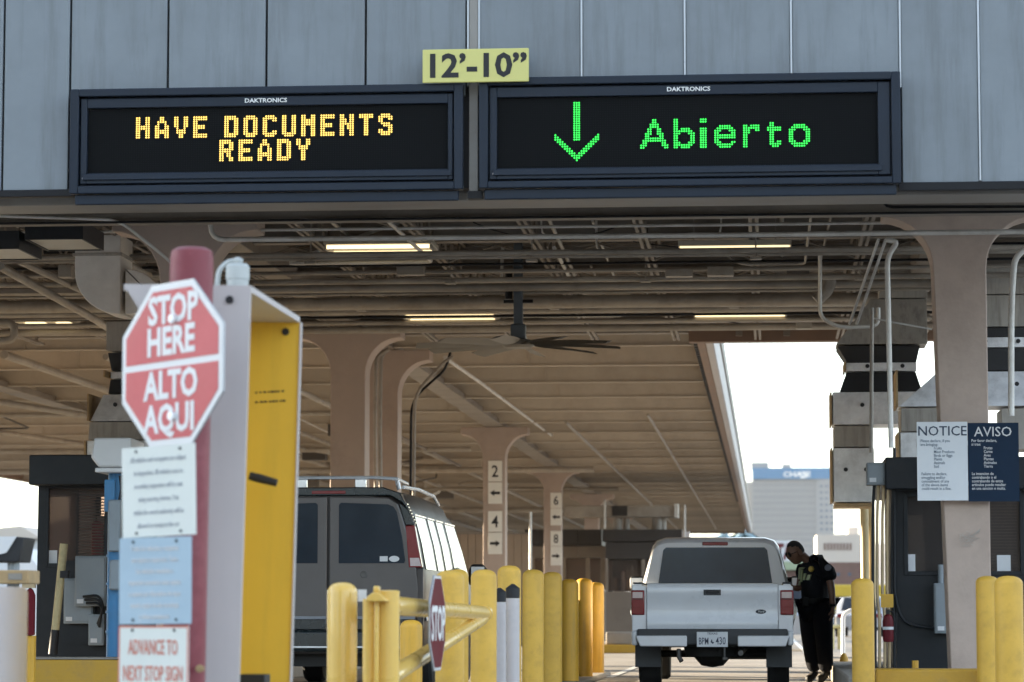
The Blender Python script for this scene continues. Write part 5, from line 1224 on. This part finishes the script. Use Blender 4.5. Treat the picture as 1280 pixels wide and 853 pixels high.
MB().lathe([(.001, -.012), (.028, -.012), (.034, .0), (.034, .015), (.001, .015)], (0, 0, 0), 10, 'y').xf(Matrix.Translation(q) @ Matrix.Rotation(R(-37), 4, 'Z')).build('badge', gold, per)
MB().lathe([(.001, -.006), (.036, -.004), (.04, 0.004), (.001, .006)], (0, 0, 0), 14, 'y').xf(Matrix.Translation((.165, -.198, 1.30)) @ Matrix.Rotation(R(-10), 4, 'Z') @ Matrix.Rotation(R(-14), 4, 'X')).build('shoulder_patch', patch, per)
MB().lathe([(.034, -.014), (.040, -.010), (.040, .010), (.034, .014)], (.214, -.202, .875), 16).build('watch', boot_m, per)
p = at(1017, 780, 34.1); per.location = (p.x, 34.1, 0); hs_o.location = (p.x, 34.1, 0)

# ------------------------------------------------------------------ beyond: booths under the rear canopy
clad = mat('grey_brown_cladding', (.17, .15, .13), .5, .2, .2, 1.5, dirt=(.09, .07, .06), dscale=1.5, damt=.5)
dark_clad = mat('dark_roof_cladding', (.028, .026, .025), .5, .1, .2, 1.5)
tan_wall = mat('tan_sheet_wall', (.30, .22, .155), .6, 0, .12, 1.2, dirt=(.2, .15, .1), dscale=1, damt=.4)
Y = 90.0
def wbox(nm, m, par, px0, px1, py0, py1, Y0, Y1, bevel=0.):
    a, b = at(px0, py1, Y0), at(px1, py0, Y0); return bxo(nm, m, par, a.x, b.x, Y0, Y1, a.z, b.z, bevel=bevel)
rb = thing('office_booth', 'long dark inspection office under the rear canopy behind the bollards and pickup', 'booth', (wx(755, Y), Y, 0))
a, b = at(660, 821, Y), at(757, 742, Y)
wbox('wall_panel', clad, rb, 659, 756, 738, 840, Y, Y + 3); 
for x0, x1 in ((659, 690), (690.5, 722), (722.5, 757)): wbox('upper_panel', clad, rb, x0, x1, 683, 697, Y, Y + 3)
for x0, x1 in ((659, 668), (681, 684), (703, 707), (732, 737), (751, 757)): wbox('window_post', cream_dk, rb, x0, x1, 697.5, 737.5, Y - .02, Y + .15)
wbox('window_glass', booth_glass, rb, 668.5, 750.5, 698, 737, Y + .16, Y + .17)
wbox('rear_wall', clad, rb, 659, 757, 698, 737, Y + 2.9, Y + 3)
for x0, x1 in ((656, 690), (690.4, 722), (722.4, 752)): wbox('roof_fascia', dark_clad, rb, x0, x1, 662, 682, Y - .15, Y + 3.2)
Y2_ = 87.0
for x0, x1, y0, y1, m_ in ((753, 852, 662, 677, dark_clad), (757, 852, 678, 699, dark_clad), (757, 852, 740, 790, clad), (757, 760, 699.5, 739.5, cream_dk), (802, 806, 699.5, 739.5, cream_dk)): wbox('wall_panel', m_, rb, x0, x1, y0, y1, Y2_, Y2_ + 2.6)
wbox('window_glass', booth_glass, rb, 760.5, 801.5, 700, 739, Y2_ + .1, Y2_ + .11); wbox('window_glass', booth_glass, rb, 806.5, 852, 700, 739, Y2_ + .1, Y2_ + .11)
wbox('rear_wall', interior_m, rb, 760.5, 852, 699.5, 739.5, Y2_ + 2.4, Y2_ + 2.6)
for x0, x1, y0, m_ in ((764, 772, 722, tan_wall), (776, 781, 714, paper_m), (783, 795, 725, rust_m), (810, 822, 718, tan_wall)): wbox('shelf_goods', m_, rb, x0, x1, y0, 739, Y2_ + .9, Y2_ + 1.2, bevel=.04)
wbox('rooftop_duct', pipe_m, rb, 706, 847, 632, 647, Y2_ + .6, Y2_ + 1.2, bevel=.02)
wbox('duct_grille', dark_clad, rb, 765, 784, 632.5, 645, Y2_ + .55, Y2_ + .598)
wbox('duct_flange', pipe_lt, rb, 843, 847.5, 630, 647, Y2_ + .5, Y2_ + 1.3)
for px, w_ in ((772, 6), (783, 4), (822, 7), (829, 4)):
    q = at(px, 662, Y2_ + .9); MB().tube([q, (q.x, q.y, wz(640 if px > 800 else 648, Y2_ + .9, px))], w_ * (Y2_ + .9) / F, 12).build('vent_stack', pipe_m, rb)
for px, y0, y1 in ((756, 625, 661), (856, 632, 676)):
    q = at(px, y1, Y2_ - .2); MB().tube([q, (q.x, q.y, wz(y0, Y2_ - .2, px))], .03, 8).build('stand_pipe', pipe_lt, rb)
wbox('parapet_block', white_m, rb, 852.5, 862, 664, 682, Y2_, Y2_ + .5, bevel=.01); wbox('parapet_block', white_m, rb, 862.5, 869, 672, 682, Y2_, Y2_ + .5, bevel=.02)
structure(MB().box(wx(690, 60), wx(800, 60), 60.0, 61.3, 0, .17).build('yellow_kerb', kerb_m, bevel=.02))
pb = bxo('planter_block', isl_m, None, wx(757, 60.4), wx(790, 60.4), 60.3, 60.9, .17, wz(790, 60.4), bevel=.03); pb['label'] = 'pale weathered concrete block on the yellow kerb under the rear office'; pb['category'] = 'concrete block'
# tan wall behind the van
tw = thing('tan_wall', 'tan sheet-metal wall behind the van and the numbered column', 'wall', (wx(620, 74), 74, 0))
for i in range(18): wbox('wall_sheet', tan_wall, tw, 489 + i * 9.6, 498.2 + i * 9.6, 668, 815, 74, 74.15)
wbox('top_rail', cream_dk, tw, 488, 662, 665.5, 668.2, 73.95, 74.2)

# ------------------------------------------------------------------ beyond: city
tow_m = mat('pale_tower_concrete', (.27, .275, .28), .6, 0, .06, .05)
tow_g = mat('tower_glass', (.10, .13, .17), .2, .0, .1, .05)
blue_b = mat('blue_tower_band', (.03, .17, .34), .5, 0, .05, .02)
Y = 1500
T = thing('office_tower', 'tall pale office tower with a grid of windows and blue CHASE roof band', 'office building', (wx(980, Y), Y, 0))
a, b = at(942, 690, Y), at(1042, 599, Y)
bxo('tower_core', tow_m, T, a.x + .3, b.x - .3, Y + 1.2, Y + 30, -2, b.z)
wg = None; nf, nw = 22, 26; fh = (b.z - 1.2) / nf; gx1 = wx(1019, Y); ww = (gx1 - a.x) / nw
pm = MB()
for i in range(nw + 1): pm.box(a.x + i * ww - .46, a.x + i * ww + .46, Y, Y + 1.19, -2, b.z)
stuff(pm.build('mullion', tow_m, T, smooth=0))
pm = MB()
for j in range(nf + 1): pm.box(a.x, gx1, Y + .2, Y + 1.19, j * fh - .5, j * fh + .5)
stuff(pm.build('floor_band', tow_m, T, smooth=0))
o0 = None
for j in range(10, nf):
    for i in range(nw):
        if o0 is None: o0 = bxo('window', tow_g, T, a.x + i * ww + .36, a.x + (i + 1) * ww - .36, Y + .9, Y + 1.18, j * fh + .56, (j + 1) * fh - .56); i0, j0_ = i, j
        else: twin(o0, T, ((i - i0) * ww, 0, (j - j0_) * fh))
bxo('side_core', tow_m, T, gx1 + .36, b.x, Y - .6, Y + 29, -2, b.z - .01)
s0 = None
for j in range(8, nf):
    for i in range(3):
        x = gx1 + 2.2 + i * 2.6
        if s0 is None: s0 = bxo('slot_window', tow_g, T, x, x + 1.5, Y - .66, Y - .601, j * fh, j * fh + 1.3); x00, j00 = x, j
        else: twin(s0, T, (x - x00, 0, (j - j00) * fh))
bxo('roof_band', blue_b, T, a.x - .4, b.x + .6, Y - 1.2, Y + 30, b.z + .02, b.z + 5.7)
text('sign_lettering', 'CHASE', lit_white, T, (wx(979, Y), Y - 1.4, b.z + 1.2), 3.6, bold=.03, squeeze=1.25)
c = at(1004, 594, Y); mb = MB()
for k in range(4):
    mb.prism([(-.5, .75), (.9, .75), (1.7, 1.6), (-.5, 1.6)], -.1, 0, 'y') if k == 0 else None
for k in range(4):
    MB().prism([(-.75, .8), (.95, .8), (1.75, 1.65), (-.75, 1.65)], -.15, 0, 'y').xf(Matrix.Translation((c.x, Y - 1.21, c.z)) @ Matrix.Rotation(R(90 * k), 4, 'Y')).build('octagon_logo', lit_white, T, smooth=0)
bxo('side_wing', tow_m, T, wx(927, Y), a.x - .4, Y + 6, Y + 28, -2, b.z - 1)
bxo('roof_plant', tow_m, T, wx(939, Y), wx(961, Y), Y + 8, Y + 20, b.z + 5.3, b.z + 9, bevel=.2); bxo('roof_plant', tow_m, T, wx(978, Y), wx(989, Y), Y + 8, Y + 18, b.z + 5.3, b.z + 8)
wht_b = mat('cream_stucco', (.60, .52, .44), .8, 0, .06, .2); brick = mat('red_brown_brick', (.17, .095, .075), .8, 0, .2, .6)
Y = 400; B2 = thing('low_building', 'low cream building with a row of slots right of the officer', 'building', (wx(1050, Y), Y, 0))
wbox('wall', wht_b, B2, 1021, 1085, 668, 704, Y, Y + 20); wbox('roof_block', wht_b, B2, 1060, 1073, 659, 668, Y + 4, Y + 10)
for i in range(9): wbox('slot', brick, B2, 1030 + i * 4, 1032.2 + i * 4, 679, 688, Y - .06, Y + .0 - .002)
Y = 330; B3 = thing('brick_building', 'reddish brown brick building below the cream building', 'building', (wx(1050, Y), Y, 0))
wbox('wall', brick, B3, 1010, 1090, 703, 785, Y, Y + 12); wbox('window', tow_g, B3, 1046, 1050, 716, 720, Y - .05, Y - .002); wbox('window', tow_g, B3, 1060, 1064, 716, 720, Y - .05, Y - .002)
Y = 300; B4 = thing('billboard', 'white billboard with red letters ETA beside the pickup roof', 'billboard', (wx(970, Y), Y, 0))
wbox('panel', white_cl, B4, 949, 994, 676, 702, Y, Y + .4); text('lettering', 'ETA', darkred_m, B4, (wx(961, Y), Y - .03, wz(699, Y)), 2.1, bold=.05, squeeze=.62)
for px in (955, 988): q = at(px, 702, Y + .2); MB().tube([(q.x, Y + .2, 0), (q.x, Y + .2, q.z)], .15, 8).build('post', steel, B4)
grn = mat('pale_green_roof', (.33, .38, .24), .7, 0, .1, .5)
Y = 240; B5 = thing('shop', 'small shop with pale green roof and brown wall behind the pickup', 'building', (wx(980, Y), Y, 0))
wbox('wall', brick, B5, 930, 1008, 713, 785, Y, Y + 8); wbox('roof', grn, B5, 928, 1010, 702, 712.8, Y - .5, Y + 9)
# yellow bus
Y = 150; ybus = mat('yellow_bus_paint', (.58, .40, .03), .4, 0, .08, .8)
BU = thing('bus', 'yellow bus parked beyond the officer with a dark window strip', 'bus', (wx(1060, Y), Y, 0))
wbox('body', ybus, BU, 1024, 1110, 731, 782, Y, Y + 2.4, bevel=.1); wbox('window_strip', tint, BU, 1042, 1108, 746, 754, Y - .02, Y - .002); wbox('skirt', trim, BU, 1026, 1108, 762, 765, Y - .02, Y - .002)
for px in (1045, 1095): q = at(px, 785, Y); MB().lathe([(.1, -.12), (.45, -.12), (.45, .12), (.1, .12)], (q.x, Y + .1, .45), 18, 'y').build('wheel', rubber, BU)
# distant cars
def small_car(label, px, Y, paint, yaw, group='distant cars beyond the checkpoint'):
    t = thing('car', label, 'car', (0, 0, 0), group)
    prf = [(-2.1, .35), (-2.15, .75), (-1.5, .9), (-.9, 1.42), (.9, 1.45), (1.7, .95), (2.15, .85), (2.2, .35)]
    MB().loft([[(x * k, y, .35 + (z - .35) * k2) for x, z in prf] for y, k, k2 in ((-.88, .97, .9), (-.80, 1, .97), (0, 1, 1.02), (.80, 1, .97), (.88, .97, .9))]).build('body', paint, t, smooth=40)
    for sy in (-1, 1): MB().prism([(-1.3, .95), (-.85, 1.34), (.8, 1.36), (1.4, .97)], sy * .90 - .004, sy * .90 + .004, 'y').build('side_window', tint, t, smooth=0)
    MB().add([(-1.56, -.7, .93), (-1.56, .7, .93), (-.98, .62, 1.4), (-.98, -.62, 1.4)], [(0, 1, 2, 3)]).build('rear_window', tint, t, smooth=0)
    for sx in (-1.35, 1.4):
        for sy in (-.8, .8): MB().lathe([(.05, -.1), (.33, -.1), (.33, .1), (.05, .1)], (sx, sy, .33), 18, 'y').build('wheel', rubber, t)
    for sy in (-.65, .65): bxo('tail_light', red_lens, t, -2.17, -2.1, sy - .14, sy + .14, .68, .82)
    t.location = (wx(px, Y), Y, 0); t.rotation_euler = (0, 0, R(yaw)); return t
silver = mat('silver_car_paint', (.42, .44, .47), .25, .3, .05, 2, coat=.6)
small_car('small silver car behind the railing right of the officer', 1078, 108, silver, 84)
small_car('pale car half hidden between the pickup and the officer', 978, 66, silver, 95)
# railings
Y = 62; rl_m = mat('pale_yellow_rail', (.60, .50, .22), .4, 0, .1, 4)
rl = thing('railing', 'pale yellow pipe railing on the ground right of the officer', 'railing', (wx(1050, Y), Y, 0))
for px in (1041, 1049): MB().tube([at(px, 812, Y), at(px, 786, Y)], .035, 8).build('post', rl_m, rl)
MB().tube([at(1036, 784, Y), at(1054, 783, Y)], .04, 8).build('top_rail', rl_m, rl)
hp = MB().tube(bend(pl((1054, 818, 50), (1054, 768, 50), (1066, 762, 50), (1072, 768, 50), (1072, 818, 50)), .3), .035, 8).build('hoop_rail', white_cl, smooth=60); tag(hp, 'white hoop-shaped pipe rail beside the lone bollard', 'railing')
pp = MB().tube(pl((1080, 853, 37), (1080, 637, 37)), .05, 10).tube(pl((1087, 853, 37.2), (1087, 637, 37.2)), .05, 10)
tp = thing('pipe_post', 'pair of tan-yellow upright pipes behind the right booth corner', 'post', (wx(1083, 37), 37, 0))
cp_m = mat('tan_yellow_pipe', (.52, .40, .20), .4, 0, .1, 4)
for px, yy in ((1080, 37), (1088, 37.2)): MB().tube([(wx(px, yy), yy, 0), (wx(px, yy), yy, wz(634, yy, px))], .052, 12).build('upright', cp_m, tp)
# glass-roofed hall at the end of the canopy
Y = 165; gh = thing('glass_hall', 'dark teal glazed hall with pale diagonal trusses at the end of the canopy', 'building', (wx(915, Y), Y, 0))
teal = mat('teal_glazing', (.03, .07, .08), .2, .1, .2, .3); pale_st = mat('pale_blue_steel', (.30, .42, .47), .4, .2, .1, 1)
a, b = at(872, 690, Y), at(949, 662, Y)
MB().prism([(a.x, 0), (b.x, 0), (b.x, a.z + .75), (b.x - .6, b.z), (a.x + 1.4, b.z - .5), (a.x, a.z + .35)], Y, Y + 12, 'y').build('hall', teal, gh, smooth=0)
for x0, y0, x1, y1 in ((885, 681, 906, 668), (906, 668, 915, 678), (915, 679, 930, 665), (930, 665, 946, 676)): MB().tube(pl((x0, y0, Y - .3), (x1, y1, Y - .3)), .14, 6).build('truss_bar', pale_st, gh)
# left background: pale long roof and tents
Y = 260; lb = thing('pale_building', 'long pale low building under white sky at the far left', 'building', (wx(-10, Y), Y, 0))
wbox('wall', white_cl, lb, -60, 50, 674, 775, Y, Y + 20); MB().prism([(wx(-70, Y), wz(674, Y, 0)), (wx(56, Y), wz(674, Y, 0)), (wx(30, Y), wz(658, Y, 0)), (wx(-60, Y), wz(666, Y, 0))], Y - 1, Y + 21, 'y').build('roof', wht_b, lb, smooth=0)
Y = 130; tn = thing('white_tent', 'white pitched tent behind the camera at the left edge', 'tent', (wx(30, Y), Y, 0))
MB().prism([(wx(8, Y), 0), (wx(52, Y), 0), (wx(52, Y), wz(712, Y, 30)), (wx(31, Y), wz(686, Y, 30)), (wx(8, Y), wz(712, Y, 30))], Y, Y + 8, 'y').build('canvas', white_cl, tn, smooth=0)

# ------------------------------------------------------------------ air: thin haze over the whole valley
hz = MB().box(-7500, 7500, -7500, 7500, -3, 330).build('haze', None, smooth=0)
hz.data.materials.clear()
hm_ = bpy.data.materials.new('valley_haze'); hm_.use_nodes = True
hn = hm_.node_tree; hn.nodes.clear()
ho = hn.nodes.new('ShaderNodeOutputMaterial'); pv_ = hn.nodes.new('ShaderNodeVolumePrincipled')
pv_.inputs['Color'].default_value = (.86, .90, .95, 1); pv_.inputs['Density'].default_value = .00004; pv_.inputs['Anisotropy'].default_value = .2
hn.links.new(pv_.outputs[0], ho.inputs['Volume']); hz.data.materials.append(hm_)
stuff(hz)
